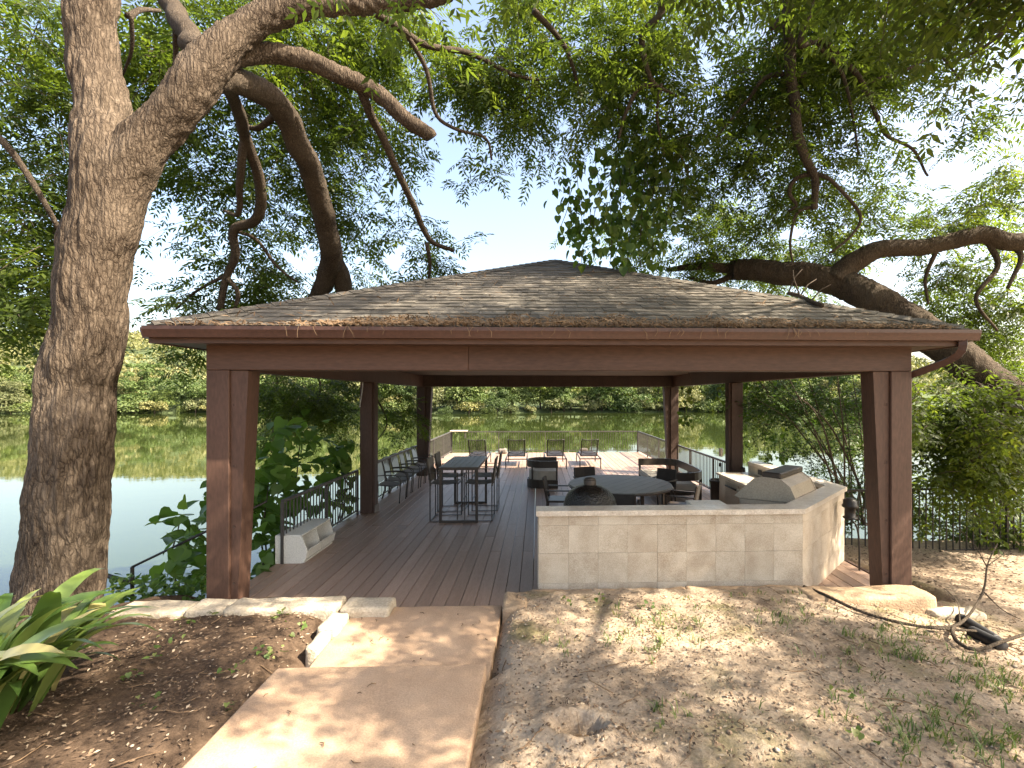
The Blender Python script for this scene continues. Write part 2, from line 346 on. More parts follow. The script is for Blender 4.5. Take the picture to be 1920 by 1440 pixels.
# ---------------------------------------------------------------- path slabs and stone edging
def rough_block(lo, hi, amp=.02, seed=0, bev=.03, cut=3):
    bm = bmesh.new(); bmesh.ops.create_cube(bm, size=1); lo, hi = Vector(lo), Vector(hi)
    bmesh.ops.scale(bm, vec=hi - lo, verts=bm.verts); bmesh.ops.translate(bm, vec=(lo + hi) / 2, verts=bm.verts)
    bmesh.ops.bevel(bm, geom=list(bm.edges), offset=bev, segments=2, affect='EDGES', profile=.6)
    bmesh.ops.subdivide_edges(bm, edges=[e for e in bm.edges if e.calc_length() > .09], cuts=cut, use_grid_fill=True)
    bmesh.ops.subdivide_edges(bm, edges=[e for e in bm.edges if e.calc_length() > .09], cuts=1, use_grid_fill=True)
    bm.normal_update()
    for v in bm.verts:
        q = v.co * 5 + Vector((seed * 3.1, seed, 0)); v.co += v.normal * amp * (noise.noise(q) * 1.2 + noise.noise(q * 3) * .5)
    me = bpy.data.meshes.new('stone'); bm.to_mesh(me); bm.free(); me.polygons.foreach_set('use_smooth', [True] * len(me.polygons)); return me
path = bpy.data.objects.new('path', None); C.objects.link(path); struct(path, 'stepped path of tan stone slabs leading down to the deck')
for i, (x0, x1, y0, y1, z) in enumerate([(S1[0], S1[1], 3.75, 5.33, .14), (S2[0], S2[1], 1.9, 3.9, .29), (S2[0] - .05, S2[1] - .02, .1, 2.05, .44)]):
    ob('stone_slab', rough_block((x0, y0, z - .13), (x1, y1, z), .006, i, .018, 5), M['slab'], path)
le = thing('stone_edging', 'pale rough limestone blocks edging the mulch bed beside the path', 'stone edging', (-2.8, 5.25, 0))
def stone(parent, lo, hi, s, amp=.015, mm=M['limestone']):
    o = ob('stone', rough_block(Vector(lo) - parent.location, Vector(hi) - parent.location, amp, s, .04), mm, parent); return o
a = X(225, 5.2)
for i, (x0, x1) in enumerate([(a, X(358, 5.2)), (X(358, 5.2) + .01, X(432, 5.2)), (X(432, 5.2) + .01, X(640, 5.2)), (X(640, 5.2) + .01, X(735, 5.2))]):
    stone(le, (x0, 5.05 + .02 * (i % 2), -.1), (x1, 5.38, .245 + .012 * ((i * 7) % 3 - 1)), i)
stone(le, (S1[0] - .17, 4.68, -.05), (S1[0] + .02, 5.03, .235), 7); stone(le, (S1[0] - .13, 4.36, -.05), (S1[0] - .0, 4.66, .215), 8)
re_ = thing('stone_curb', 'limestone blocks coloured a shaded tan, buried along the front of the bar wall', 'stone curb', (2.2, 5.4, 0))
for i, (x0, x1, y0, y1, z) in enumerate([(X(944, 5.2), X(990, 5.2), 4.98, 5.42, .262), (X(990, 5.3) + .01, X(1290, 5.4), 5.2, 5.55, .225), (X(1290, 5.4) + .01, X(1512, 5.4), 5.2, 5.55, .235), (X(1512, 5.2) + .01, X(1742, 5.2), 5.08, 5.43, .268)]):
    stone(re_, (x0, y0, -.2), (x1, y1, z), 20 + i, .02, M['shaded_limestone'])
for i, (px, py) in enumerate([(1768, 1150), (1812, 1146)]):
    q = G(px, py, .1); st = thing('rock', ['flat pale rock beside the end of the stone curb', 'broken pale rock by the black drain pipes'][i], 'rock', (q.x, q.y, gz(q.x, q.y)))
    ob('stone_body', rough_block((-.16, -.1, -.08), (.16, .1, .07), .03, 40 + i, .04), M['limestone'], st)

# ================================================================ PAVILION
pav = thing('pavilion', 'open brown timber pavilion with hipped shingle roof over the deck', 'pavilion', (0, 0, 0))
ZB, ZS, ZE = 2.80, 3.08, 3.25                                    # beam underside, soffit, eave
PW = .255
def column(x, y, sx, taper, mm):                                 # sx: +1 when the inner side is towards +x
    c = bpy.data.objects.new('column', None); C.objects.link(c); c.parent = pav; c.location = (x, y, 0); c.empty_display_size = .1
    MB().b2((min(0, sx * PW), 0, 0), (max(0, sx * PW), .28, ZB), .008).build('post', mm, c)
    if taper:
        p = [(sx * (PW + .004), 0), (sx * (PW + .07), 0), (sx * (PW + .20), ZB - .004), (sx * (PW + .004), ZB - .004)]
        Mx = Matrix(((1, 0, 0, 0), (0, 0, 1, 0), (0, 1, 0, 0), (0, 0, 0, 1)))
        MB().prism(p, .035, .26, Mx).build('tapered_haunch', mm, c)
        for z in (.35, 1.0, 1.7, 2.4):
            o = MB().lathe([(0, -.012), (.012, -.01), (.016, 0)], (0, 0, 0), 8).build('bolt', M['steel_dark'], c)
            o.rotation_euler = (R(90), 0, 0); o.location = (sx * (PW + .045), .03, z)
    else:
        MB().b2((min(sx * (PW + .003), sx * (PW + .045)), .04, 0), (max(sx * (PW + .003), sx * (PW + .045)), .24, ZB - .003)).build('cheek_board', mm, c)
        MB().b2((min(sx * (PW + .048), sx * (PW + .062)), .02, 0), (max(sx * (PW + .048), sx * (PW + .062)), .26, .16)).build('base_plate', M['sling_grey'], c)
    return c
column(XL, Y0, 1, True, M['brown']); column(XR, Y0, -1, True, M['brown'])
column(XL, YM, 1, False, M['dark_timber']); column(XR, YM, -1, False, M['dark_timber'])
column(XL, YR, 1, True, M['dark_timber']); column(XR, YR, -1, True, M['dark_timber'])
for x0, x1 in ((XL, X(878, 5.5)), (X(878, 5.5) + .002, XR)): MB().b2((x0, Y0 + .002, ZB + .002), (x1, Y0 + .27, ZS + .06), .006).build('front_beam', M['brown_x'], pav)
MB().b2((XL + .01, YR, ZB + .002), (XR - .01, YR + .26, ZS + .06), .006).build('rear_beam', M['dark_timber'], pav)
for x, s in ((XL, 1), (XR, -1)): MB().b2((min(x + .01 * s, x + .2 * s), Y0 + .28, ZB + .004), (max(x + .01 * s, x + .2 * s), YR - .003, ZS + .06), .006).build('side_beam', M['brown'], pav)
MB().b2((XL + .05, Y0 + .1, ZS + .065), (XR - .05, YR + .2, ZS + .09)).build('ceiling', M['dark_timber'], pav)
OV = .33; ex0, ex1, ey0, ey1 = XL - OV, XR + OV, Y0 - OV, YR + .26 + OV
sof = MB()
sof.b2((ex0, ey0, ZS), (ex1, Y0 + .001, ZS + .03)); sof.b2((ex0, YR + .26, ZS), (ex1, ey1, ZS + .03)); sof.b2((ex0, Y0 + .001, ZS + .001), (XL + .01, YR + .26, ZS + .029)); sof.b2((XR - .01, Y0 + .001, ZS + .001), (ex1, YR + .26, ZS + .029))
sof.build('soffit', M['brown'], pav)
fa = MB(); fa.b2((ex0 - .02, ey0 - .025, ZS - .012), (ex1 + .02, ey0 - .001, ZE - .01)); fa.b2((ex0 - .02, ey1 + .001, ZS - .012), (ex1 + .02, ey1 + .025, ZE - .01))
fa.b2((ex0 - .025, ey0, ZS - .011), (ex0 - .001, ey1, ZE - .01)); fa.b2((ex1 + .001, ey0, ZS - .011), (ex1 + .025, ey1, ZE - .01)); fa.build('fascia', M['brown_x'], pav)
# K-style gutter along the front, and plain ones round the other sides
gp = [(0, 0), (0, .112), (-.012, .112), (-.012, .012), (-.07, .012), (-.083, .05), (-.096, .085), (-.096, .118), (-.106, .118), (-.106, .08), (-.092, .045), (-.078, 0)]
def gutter(p0, p1, out):
    p0, p1, out = Vector(p0), Vector(p1), Vector(out); d = (p1 - p0); L = d.length; d.normalize()
    Mx = Matrix((( -out.x, 0, d.x, p0.x), (-out.y, 0, d.y, p0.y), (0, 1, 0, p0.z), (0, 0, 0, 1)))
    bb = MB(); bb.prism(gp, 0, L, Mx); bb.prism([gp[0], gp[1], gp[7], gp[6], gp[5], gp[4], gp[11]][::1], -.004, .0, Mx); bb.prism([gp[0], gp[1], gp[7], gp[6], gp[5], gp[4], gp[11]], L, L + .004, Mx)
    return bb.build('gutter', M['gutter'], pav)
gzz = ZE - .128
gutter((ex0 - .01, ey0 - .026, gzz), (ex1 + .09, ey0 - .026, gzz), (0, -1, 0)); gutter((ex1 + .026, ey0, gzz), (ex1 + .026, ey1, gzz), (1, 0, 0)); gutter((ex0 - .026, ey1, gzz), (ex0 - .026, ey0, gzz), (-1, 0, 0))
dp = smooth_path([(XR + .27, ey0 - .06, gzz + .01), (XR + .27, ey0 - .05, ZS - .06), (XR + .23, ey0 + .05, ZS - .16), (XR + .1, Y0 - .02, ZS - .28), (XR + .045, Y0 + .1, ZS - .34), (XR + .045, Y0 + .13, ZS - .5), (XR + .045, Y0 + .13, 2.2), (XR + .045, Y0 + .13, .1)], .06)
MB().tube(dp, .038, 4, sq=True).build('downspout', M['gutter'], pav)
# roof
run = (ex1 - ex0) / 2 + .03; RISE = .45; cx = (ex0 + ex1) / 2; za = ZE + run * RISE
rf = bpy.data.objects.new('roof', None); C.objects.link(rf); rf.parent = pav
rx0, rx1, ry0, ry1 = cx - run, cx + run, ey0 - .03, ey1 + .03
ya, yb = ry0 + run, ry1 - run
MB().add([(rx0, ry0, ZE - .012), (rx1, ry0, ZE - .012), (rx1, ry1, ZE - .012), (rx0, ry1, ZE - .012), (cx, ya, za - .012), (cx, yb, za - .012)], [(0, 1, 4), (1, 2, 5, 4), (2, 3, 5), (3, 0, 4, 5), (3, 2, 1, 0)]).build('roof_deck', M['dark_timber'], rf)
ang = math.atan(RISE); EXPO = .178; SL = run / math.cos(ang)
def slope(o, u, n_in, W, top_off, separate):                    # one hip face: o corner, u along the eave, n_in inwards
    upv = (n_in * math.cos(ang) + Vector((0, 0, math.sin(ang)))); nrm = (Vector((0, 0, math.cos(ang))) - n_in * math.sin(ang))
    rest = MB(); cnt = 0; kmax = int(SL / EXPO)
    for k in range(kmax):
        s0, s1 = k * EXPO, min((k + 1) * EXPO + .03, SL); h0, h1 = s0 * math.cos(ang), s1 * math.cos(ang)
        a0, b0, a1, b1 = h0, W - h0, h1, W - h1
        if top_off == 0 and b1 - a1 < .05: b1 = a1 + .05
        x = a0 - random.uniform(0, .25)
        while x < b0:
            wd = random.choice((.15, .2, .24, .3, .33)); l, r = x, x + wd - .004; x += wd
            lo_l, lo_r, hi_l, hi_r = max(l, a0), min(r, b0), max(l, a1), min(r, b1)
            if lo_r - lo_l < .015: continue
            if hi_r <= hi_l: hi_l = hi_r = min(max((lo_l + lo_r) / 2, a1), b1); hi_r += .004
            th = random.choice((.006, .009, .014)); lip = random.uniform(-.012, .006)
            pts = []
            for hh in (0, th):
                up0 = .008
                for (xx, ss, e) in ((lo_l, s0 + lip, up0), (lo_r, s0 + lip, up0), (hi_r, s1, 0), (hi_l, s1, 0)): pts.append(o + u * xx + upv * ss + nrm * (e + hh * (1 if ss == s0 + lip else .6)))
            if separate and cnt < 300:
                c0 = sum(pts, Vector()) / 8; MB().add([q - c0 for q in pts], [(0, 3, 2, 1), (4, 5, 6, 7), (0, 1, 5, 4), (1, 2, 6, 5), (2, 3, 7, 6), (3, 0, 4, 7)]).build('shingle', M['shingle'], rf).location = c0; cnt += 1
            else: rest.add(pts, [(4, 5, 6, 7), (0, 1, 5, 4), (1, 2, 6, 5), (2, 3, 7, 6), (3, 0, 4, 7)])
    return rest
def shingle_field(rest):
    me = rest.mesh('shingle_field'); nv = len(me.vertices); a = me.attributes.new('rnd', 'FLOAT', 'POINT'); a.data.foreach_set('value', np.repeat(rng.random(nv // 8 + 1), 8)[:nv].astype(np.float32))
    stuff(ob('shingle_field', me, M['shingle_f'], rf))
# same granules, tone varied per shingle through an attribute
m, t, b = nodes('asphalt_shingle_field'); v = coords(t); f = nz(t, 160, 3, v); n = nz(t, 5, 4, v)
col = ramp(t, n.outputs[0], [(.3, (.085, .075, .062)), (.7, (.145, .128, .106))]); col = mixc(t, .35, col, ramp(t, f.outputs[0], [(.3, (.06, .052, .04)), (.7, (.21, .18, .15))]))
t.links.new(mixc(t, 1.0, col, ramp(t, attr(t), [(0, (.72,) * 3), (1, (1.28,) * 3)]), 'MULTIPLY'), b.inputs['Base Color']); b.inputs['Roughness'].default_value = .9; bump(t, b, f.outputs[0], .8, .004); M['shingle_f'] = m
W1, W2 = rx1 - rx0, ry1 - ry0
shingle_field(slope(Vector((rx0, ry0, ZE)), Vector((1, 0, 0)), Vector((0, 1, 0)), W1, 0, True))
shingle_field(slope(Vector((rx1, ry0, ZE)), Vector((0, 1, 0)), Vector((-1, 0, 0)), W2, 1, False))
shingle_field(slope(Vector((rx0, ry1, ZE)), Vector((0, -1, 0)), Vector((1, 0, 0)), W2, 1, False))
shingle_field(slope(Vector((rx1, ry1, ZE)), Vector((-1, 0, 0)), Vector((0, -1, 0)), W1, 0, False))
cap = MB(); cap.add([(-.13, -.02, -.055), (0, -.02, .004), (.13, -.02, -.055), (.13, .2, -.068), (0, .2, -.010), (-.13, .2, -.068), (-.13, -.02, -.067), (0, -.02, -.010), (.13, -.02, -.067)], [(0, 1, 4, 5), (1, 2, 3, 4), (0, 6, 7, 1), (1, 7, 8, 2)])
capm = cap.mesh('hip_cap'); capm.materials.append(M['shingle'])
for p0, p1 in (((rx0, ry0, ZE), (cx, ya, za)), ((rx1, ry0, ZE), (cx, ya, za)), ((rx1, ry1, ZE), (cx, yb, za)), ((rx0, ry1, ZE), (cx, yb, za)), ((cx, ya, za), (cx, yb, za))):
    p0, p1 = Vector(p0), Vector(p1); L = (p1 - p0).length; d = (p1 - p0) / L; q = d.to_track_quat('Y', 'Z')
    for k in range(int(L / .17)):
        o = ob('hip_cap', capm, None, rf); o.rotation_mode = 'QUATERNION'; o.rotation_quaternion = q; o.location = p0 + d * (k * .17 + .05) + Vector((0, 0, .045))
# needles and leaf litter caught above the gutter
V, Qs = [], []
def litter(n, px_of, smin, smax):
    global V, Qs
    for _ in range(n):
        c, w_, l = px_of(), random.uniform(.003, .007), random.uniform(smin, smax)
        d = Vector((random.gauss(0, 1), random.gauss(0, .7), random.gauss(0, .35))).normalized(); s_ = d.orthogonal().normalized() * w_; m_ = c + Vector((0, 0, random.uniform(0, .015)))
        k = len(V); V += [c - d * l / 2 - s_, c - d * l / 2 + s_, m_ + s_ * 1.3, m_ - s_ * 1.3, c + d * l / 2 + s_ * .4, c + d * l / 2 - s_ * .4]; Qs += [(k, k + 1, k + 2, k + 3), (k + 3, k + 2, k + 4, k + 5)]
def gut_pt():
    while True:
        x = random.uniform(rx0 + .2, rx1 - .2); u = (x - rx0) / W1; dens = .2 + .8 * sstep(.12, .3, u) * (1 - .55 * sstep(.8, .97, u)); dens *= .45 + .9 * abs(noise.noise(Vector((x * 1.7, 0, 0)))) + .2
        if random.random() < dens: break
    s_ = random.random() ** 1.7 * .26 * (.5 + dens); y = ry0 - .07 + s_; return Vector((x, y, ZE + max(0, (y - ry0)) * RISE + random.uniform(.0, .045) * dens + .012))
litter(3800, gut_pt, .04, .13)
def roof_pt():
    x = random.uniform(rx0 + .6, rx1 - .6); h = random.random() ** 1.8 * min(x - rx0, rx1 - x); return Vector((x, ry0 + h, ZE + h * RISE + .032))
litter(260, roof_pt, .04, .16)
for _ in range(34):
    x = random.uniform(rx0 + 1.2, rx1 - .5); k = len(V); a = Vector((x, ry0 - .11, ZE - .01)); e = a + Vector((random.uniform(-.07, .07), -.012, -random.uniform(.05, .14))); mdl = (a + e) / 2 + Vector((random.uniform(-.04, .04), -.015, 0)); s_ = Vector((.003, 0, 0))
    V += [a - s_, a + s_, mdl + s_, mdl - s_, e + s_, e - s_]; Qs += [(k, k + 1, k + 2, k + 3), (k + 3, k + 2, k + 4, k + 5)]
lit = stuff(ob('roof_litter', np_mesh('roof_litter', [tuple(v) for v in V], Qs), M['dry'])); lit['label'] = 'dry needles and leaf litter caught above the front gutter'; lit['category'] = 'leaf litter'
def roof_at(px, py):                                            # a point on the front roof slope
    lo, hi = ry0, ya
    for _ in range(40):
        md = (lo + hi) / 2
        if Z(py, X(px, md), md) > ZE + (md - ry0) * RISE: lo = md
        else: hi = md
    return P(px, py, lo)
tw = thing('dead_branch', 'broken dead branch lying on the right hip of the roof', 'branch', roof_at(1500, 578))
bp = [roof_at(a, c) + Vector((0, 0, .05)) - tw.location for a, c in ((1478, 556), (1500, 562), (1520, 572), (1542, 580))]
MB().tube(smooth_path(bp, .05), [.03] * len(smooth_path(bp, .05)), 8).build('stick', M['bark_dark'], tw)
for a in (((0), (.1, -.1, .35)), ((1), (-.15, 0, .4)), ((1), (.25, .1, .3)), ((2), (.2, -.05, .25))):
    q = bp[a[0]]; MB().tube([q, q + Vector(a[1]) * .6, q + Vector(a[1]) + Vector((.05, 0, -.03))], [.012, .008, .004], 6).build('side_twig', M['twig'], tw)
rp = thing('hanging_rope', 'pale rope end hanging beside the dark left post under the beam', 'rope', (X(681, YM), YM - .04, ZB))
MB().tube(smooth_path([(0, 0, .06), (.01, -.01, -.05), (-.01, -.01, -.25), (-.05, -.012, -.5), (-.04, -.012, -.52)], .04), .011, 6).build('rope', M['rope'], rp)
eb = thing('outlet_box', 'grey outdoor outlet box fixed to the dark right post', 'outlet box', (X(1357, YM) - .01, YM + .02, 1.25))
MB().b2((-.055, 0, -.08), (0, .1, .1), .008).build('box_body', M['stainless'], eb); MB().b2((-.075, .02, -.3), (-.02, .07, -.22), .006).build('switch', M['steel_dark'], eb); MB().tube([(-.02, .05, -.22), (-.02, .05, -1.2)], .012, 6).build('conduit', M['rail'], eb)
# ================================================================ RAILINGS
RH = .93
balm = {}
def railing(name, label, cat, pts, zf=lambda x, y: 0.0, h=RH, step=.108, mm=None, br=.008, posts=1.85, top=.022):
    mm = mm or M['rail']; r = thing(name, label, cat, (*pts[0], zf(*pts[0])))
    o0 = r.location.copy()
    for a, c in zip(pts[:-1], pts[1:]):
        a, c = Vector((*a, zf(*a))), Vector((*c, zf(*c))); L = (Vector((c.x, c.y, 0)) - Vector((a.x, a.y, 0))).length; az = math.atan2(c.y - a.y, c.x - a.x)
        MB().tube([a + Vector((0, 0, h)) - o0, c + Vector((0, 0, h)) - o0], top, 4, sq=True).build('top_rail', mm, r)
        MB().tube([a + Vector((0, 0, .09)) - o0, c + Vector((0, 0, .09)) - o0], .014, 4, sq=True).build('bottom_rail', mm, r)
        npst = max(1, round(L / posts))
        for i in range(npst + 1):
            p = a.lerp(c, i / npst); k = ('p', h)
            if k not in balm: balm[k] = MB().b2((-.02, -.02, -.25), (.02, .02, h - .02)).mesh('post')
            o = ob('post', balm[k], mm, r); o.location = p - o0; o.rotation_euler = (0, 0, az)
        n = int(L / step)
        for i in range(1, n):
            p = a.lerp(c, i / n); k = ('b', h, br)
            if k not in balm: balm[k] = MB().b2((-br, -br, .09), (br, br, h - .015)).mesh('baluster')
            o = ob('baluster', balm[k], mm, r); o.location = p - o0; o.rotation_euler = (0, 0, az)
    return r
LRX, RRX = XL - .02, XR - .02
railing('deck_railing', 'dark metal baluster railing along the deck behind the row of armchairs', 'railing', [(LRX, G(508, 1057).y), (LRX, YM - .08)])
lr = railing('deck_railing', 'long dark metal railing running from the post past the armchairs', 'railing', [(LRX, YM + .36), (LRX, YE - .06)])
railing('deck_railing', 'metal railing across the far end of the deck', 'railing', [(LRX + .03, YE - .05), (RRX - .03, YE - .05)])
railing('deck_railing', 'metal railing along the deck behind the curved sofa', 'railing', [(RRX, YM - .1), (RRX, YE - .06)])
lg = thing('rail_shelf', 'weathered tan board lying on the corner of the far railing', 'shelf', (LRX + .1, YE - .1, RH + .02))
MB().b2((-.12, -.2, .004), (.62, .16, .05), .006).build('shelf_board', M['granite'], lg); MB().b2((.5, -.03, -.3), (.54, .03, .003)).build('bracket', M['rail'], lg)
fz = lambda x, y: gz(x, y) - .02
f0, f1 = G(1570, 1012, -.15), G(1912, 1030, -.15)
railing('metal_fence', 'black metal picket fence behind the right corner post', 'fence', [(4.95, 8.55), (f1.x + 4.2, 8.35)], fz, 1.24, .125, M['steel_dark'], .009, 1.9, .02)
hr = thing('handrail', 'black metal stair handrail dropping to the water beside the tree', 'handrail', (X(248, 6.3), 6.3, -.3))
q0 = P(248, 1063, 6.3); h_ = hr.location
MB().tube([P(150, 1066, 6.5) - h_, P(190, 1076, 6.45) - h_, P(246, 1092, 6.3) - h_], .028, 8).build('lower_rail', M['steel_dark'], hr)
MB().tube([Vector((q0.x, q0.y, -.7)) - h_, q0 - h_], .02, 4, sq=True).build('rail_post', M['steel_dark'], hr)
MB().tube([q0 - h_, P(300, 1038, 6.35) - h_, P(400, 990, 6.5) - h_, P(500, 940, 6.7) - h_], .018, 6).build('top_rail', M['steel_dark'], hr)

# ================================================================ FURNITURE
def loop(b, pts, r): return b.tube(pts, r, 4, closed=True, sq=True)
# bar table
tf = G(823, 981); tx0, tx1 = tf.x, X(896, tf.y); ty0, ty1, TH = tf.y, tf.y + 1.72, 1.10
bt = thing('bar_table', 'tall dark metal bar table with a grey slatted top', 'bar table', ((tx0 + tx1) / 2, (ty0 + ty1) / 2, 0)); hw, hl = (tx1 - tx0) / 2, (ty1 - ty0) / 2
for s in (-1, 1):
    e = MB(); y = s * (hl - .03)
    e.b2((-hw, y - .025, .0), (-hw + .05, y + .025, TH - .06)); e.b2((hw - .05, y - .025, .0), (hw, y + .025, TH - .06)); e.b2((-hw + .05, y - .024, .001), (hw - .05, y + .024, .049)); e.build('leg_frame', M['bronze'], bt)
ap = MB(); ap.b2((-hw, -hl, TH - .058), (hw, -hl + .03, TH - .002)); ap.b2((-hw, hl - .03, TH - .058), (hw, hl, TH - .002)); ap.b2((-hw, -hl + .03, TH - .058), (-hw + .03, hl - .03, TH - .002)); ap.b2((hw - .03, -hl + .03, TH - .058), (hw, hl - .03, TH - .002)); ap.build('apron', M['bronze'], bt)
sw = (2 * hw - .06) / 6
slat = MB().b2((-sw / 2 + .004, -hl + .032, TH - .025), (sw / 2 - .004, hl - .032, TH), .003).mesh('slat')
for i in range(6): ob('slat', slat, M['table_slat'], bt).location = (-hw + .03 + (i + .5) * sw, 0, 0)
# bar stools: side loops, sling seat and back; front towards +x
def stool():
    s = thing('bar_stool', 'x', 'bar stool', (0, 0, 0), 0, 'bar stools at the tall table'); D, Wd = .27, .25
    for k in (-1, 1):
        f = MB(); y = k * Wd; loop(f, [(-D, y, .012), (D, y, .012), (D, y, .97), (-D, y, .97)], .012); f.build('side_frame', M['bronze'], s)
        MB().tube([(-D, y - k * .03, .7), (-D - .03, y - k * .03, .95), (-D - .07, y - k * .03, 1.25)], .012, 4, sq=True).build('back_post', M['bronze'], s)
    for x, z in ((D, .25), (-D, .012), (D, .74), (-D, .74)): MB().tube([(x, -Wd + .012, z), (x, Wd - .012, z)], .011, 4, sq=True).build('crossbar', M['bronze'], s)
    def sheet(prof, w, th, nm):
        b = MB(); n = len(prof); vv = [(x, sgn * w, z) for sgn in (-1, 1) for x, z in prof] + [(x, sgn * w, z + th) for sgn in (-1, 1) for x, z in prof]
        ff = [(i, i + 1, n + i + 1, n + i) for i in range(n - 1)] + [(2 * n + n + i, 2 * n + n + i + 1, 2 * n + i + 1, 2 * n + i) for i in range(n - 1)]; b.add(vv, ff, True); b.build(nm, M['sling_grey'], s)
    sheet([(-.25, .755), (-.1, .735), (.1, .735), (.25, .76)], .23, .012, 'seat')
    b = MB(); b.add([(-.275, -.21, .78), (-.275, .21, .78), (-.33, .21, 1.25), (-.33, -.21, 1.25), (-.29, -.21, .78), (-.29, .21, .78), (-.345, .21, 1.25), (-.345, -.21, 1.25)], [(0, 1, 2, 3), (7, 6, 5, 4), (2, 6, 7, 3), (0, 3, 7, 4), (1, 5, 6, 2)]); b.build('backrest', M['sling_grey'], s)
    return s
st = stool(); sxl = (X(805.6, 9.35) + X(855.6, 9.35)) / 2; sxr = (X(871, 9.35) + X(921, 9.35)) / 2
for i, (x, y, rz, l) in enumerate([(sxl, ty0 + .36, 0, 'bar stool tucked under the armchair side of the tall table, its near end'), (sxl - .02, ty0 + 1.18, 0, 'bar stool tucked under the armchair side of the tall table, its lake end'),
        (sxr, ty0 + .36, math.pi, 'bar stool tucked under the club chair side of the tall table, its near end'), (sxr + .03, ty0 + 1.2, math.pi, 'bar stool tucked under the club chair side of the tall table, its lake end')]):
    o = st if i == 0 else copy_tree(st); o.location = (x, y, 0); o.rotation_euler = (0, 0, rz); o['label'] = l
# sling armchairs along the railing, front towards +x
def armchair():
    s = thing('sling_armchair', 'x', 'armchair', (0, 0, 0), 0, 'sling armchairs lined up along the railing')
    for k in (-1, 1):
        y = k * .25
        MB().tube(smooth_path([(-.34, y, .95), (-.29, y, .75), (-.23, y, .42), (-.26, y, .2), (-.32, y, 0)], .06), .0125, 8).build('back_leg', M['bronze'], s)
        MB().tube(smooth_path([(-.285, y, .64), (-.05, y * 1.04, .655), (.18, y * 1.06, .645), (.285, y * 1.05, .56), (.29, y * 1.03, .4), (.27, y, .2), (.26, y, 0)], .06), .0125, 8).build('arm_and_front_leg', M['bronze'], s)
        MB().tube([(-.235, y, .42), (.1, y, .40), (.27, y, .43)], .011, 8).build('seat_rail', M['bronze'], s)
    b = MB(); prof = [(-.25, .44), (-.05, .41), (.15, .415), (.275, .44)]
    b.add([(x, y, z) for y in (-.245, .245) for x, z in prof], [(i, i + 1, 5 + i, 4 + i) for i in range(3)], True); b.build('seat', M['sling_grey'], s)
    b = MB(); prof = [(-.245, .47), (-.27, .65), (-.3, .8), (-.34, .94)]
    b.add([(x, y, z) for y in (-.245, .245) for x, z in prof], [(i, i + 1, 5 + i, 4 + i) for i in range(3)], True); b.build('backrest', M['sling_pale'], s)
    MB().tube([(-.34, -.25, .95), (-.35, 0, .965), (-.34, .25, .95)], .0125, 8).build('top_bar', M['bronze'], s)
    return s
ac = armchair(); a0 = G(749, 944)
for i in range(6):
    o = ac if i == 0 else copy_tree(ac); o.location = (a0.x - .28 + random.uniform(-.03, .03), a0.y + .26 + i * .645, 0); o.rotation_euler = (0, 0, random.uniform(-.06, .06))
    o['label'] = 'pale sling armchair with curved metal arms, ' + ['nearest the middle post in its row', 'second from the middle post in its row', 'third from the middle post in its row', 'fourth from the middle post in its row', 'fifth from the middle post in its row', 'at the lake end of its row'][i]
# chaise loungers facing the lake (front towards +y)
def chaise():
    s = thing('chaise_lounger', 'x', 'chaise lounger', (0, 0, 0), 0, 'dark loungers facing the lake'); W_ = .36
    for k in (-1, 1):
        MB().tube([(k * W_, 0, .34), (k * W_, 1.85, .34)], .018, 4, sq=True).build('side_rail', M['steel_dark'], s)
        for y in (.02, 1.8): MB().b2((k * W_ - .017, y - .02, 0), (k * W_ + .017, y + .02, .32)).build('leg', M['steel_dark'], s)
        MB().tube([(k * .285, .62, .36), (k * .285, .1, 1.0)], .018, 4, sq=True).build('back_rail', M['steel_dark'], s)
    for y, z, w_ in ((.0, .34, W_ - .02), (1.83, .34, W_ - .02)): MB().tube([(-w_, y, z), (w_, y, z)], .016, 4, sq=True).build('cross_rail', M['steel_dark'], s)
    MB().tube(smooth_path([(-.27, .1, 1.0), (-.15, .11, .985), (0, .12, .975), (.15, .11, .985), (.27, .1, 1.0)], .08), .015, 6).build('head_bar', M['steel_dark'], s)
    MB().tube(smooth_path([(-.28, .45, .55), (-.1, .40, .47), (.1, .40, .47), (.28, .45, .55)], .08), .01, 6).build('brace', M['steel_dark'], s)
    MB().add([(-.275, .13, .97), (.275, .13, .97), (.275, .62, .37), (-.275, .62, .37)], [(0, 1, 2, 3)]).build('back_sling', M['mesh_sling'], s)
    MB().b2((-.3, .64, .345), (.3, 1.82, .40), .02).build('seat_pad', M['navy'], s)
    return s
mm_, t_, b_ = nodes('open_mesh_sling'); ck = nz(t_, 320, 0, coords(t_), typ='ShaderNodeTexChecker'); tr_ = t_.nodes.new('ShaderNodeBsdfTransparent'); mx_ = t_.nodes.new('ShaderNodeMixShader')
b_.inputs['Base Color'].default_value = (.02, .02, .022, 1); mx_.inputs[0].default_value = .5; t_.links.new(tr_.outputs[0], mx_.inputs[1]); t_.links.new(b_.outputs[0], mx_.inputs[2]); t_.links.new(mx_.outputs[0], t_.nodes['Material Output'].inputs[0]); M['mesh_sling'] = mm_
ch = chaise()
for i, px in enumerate((893, 968, 1042.5, 1107)):
    y = 16.15; o = ch if i == 0 else copy_tree(ch); o.location = (X(px, y), y, 0); o.rotation_euler = (0, 0, random.uniform(-.03, .03))
    o['label'] = 'dark mesh chaise lounger facing the lake, ' + ['standing behind the bar table', 'second in line from the armchairs', 'third in line from the armchairs', 'last in line towards the sofa'][i]
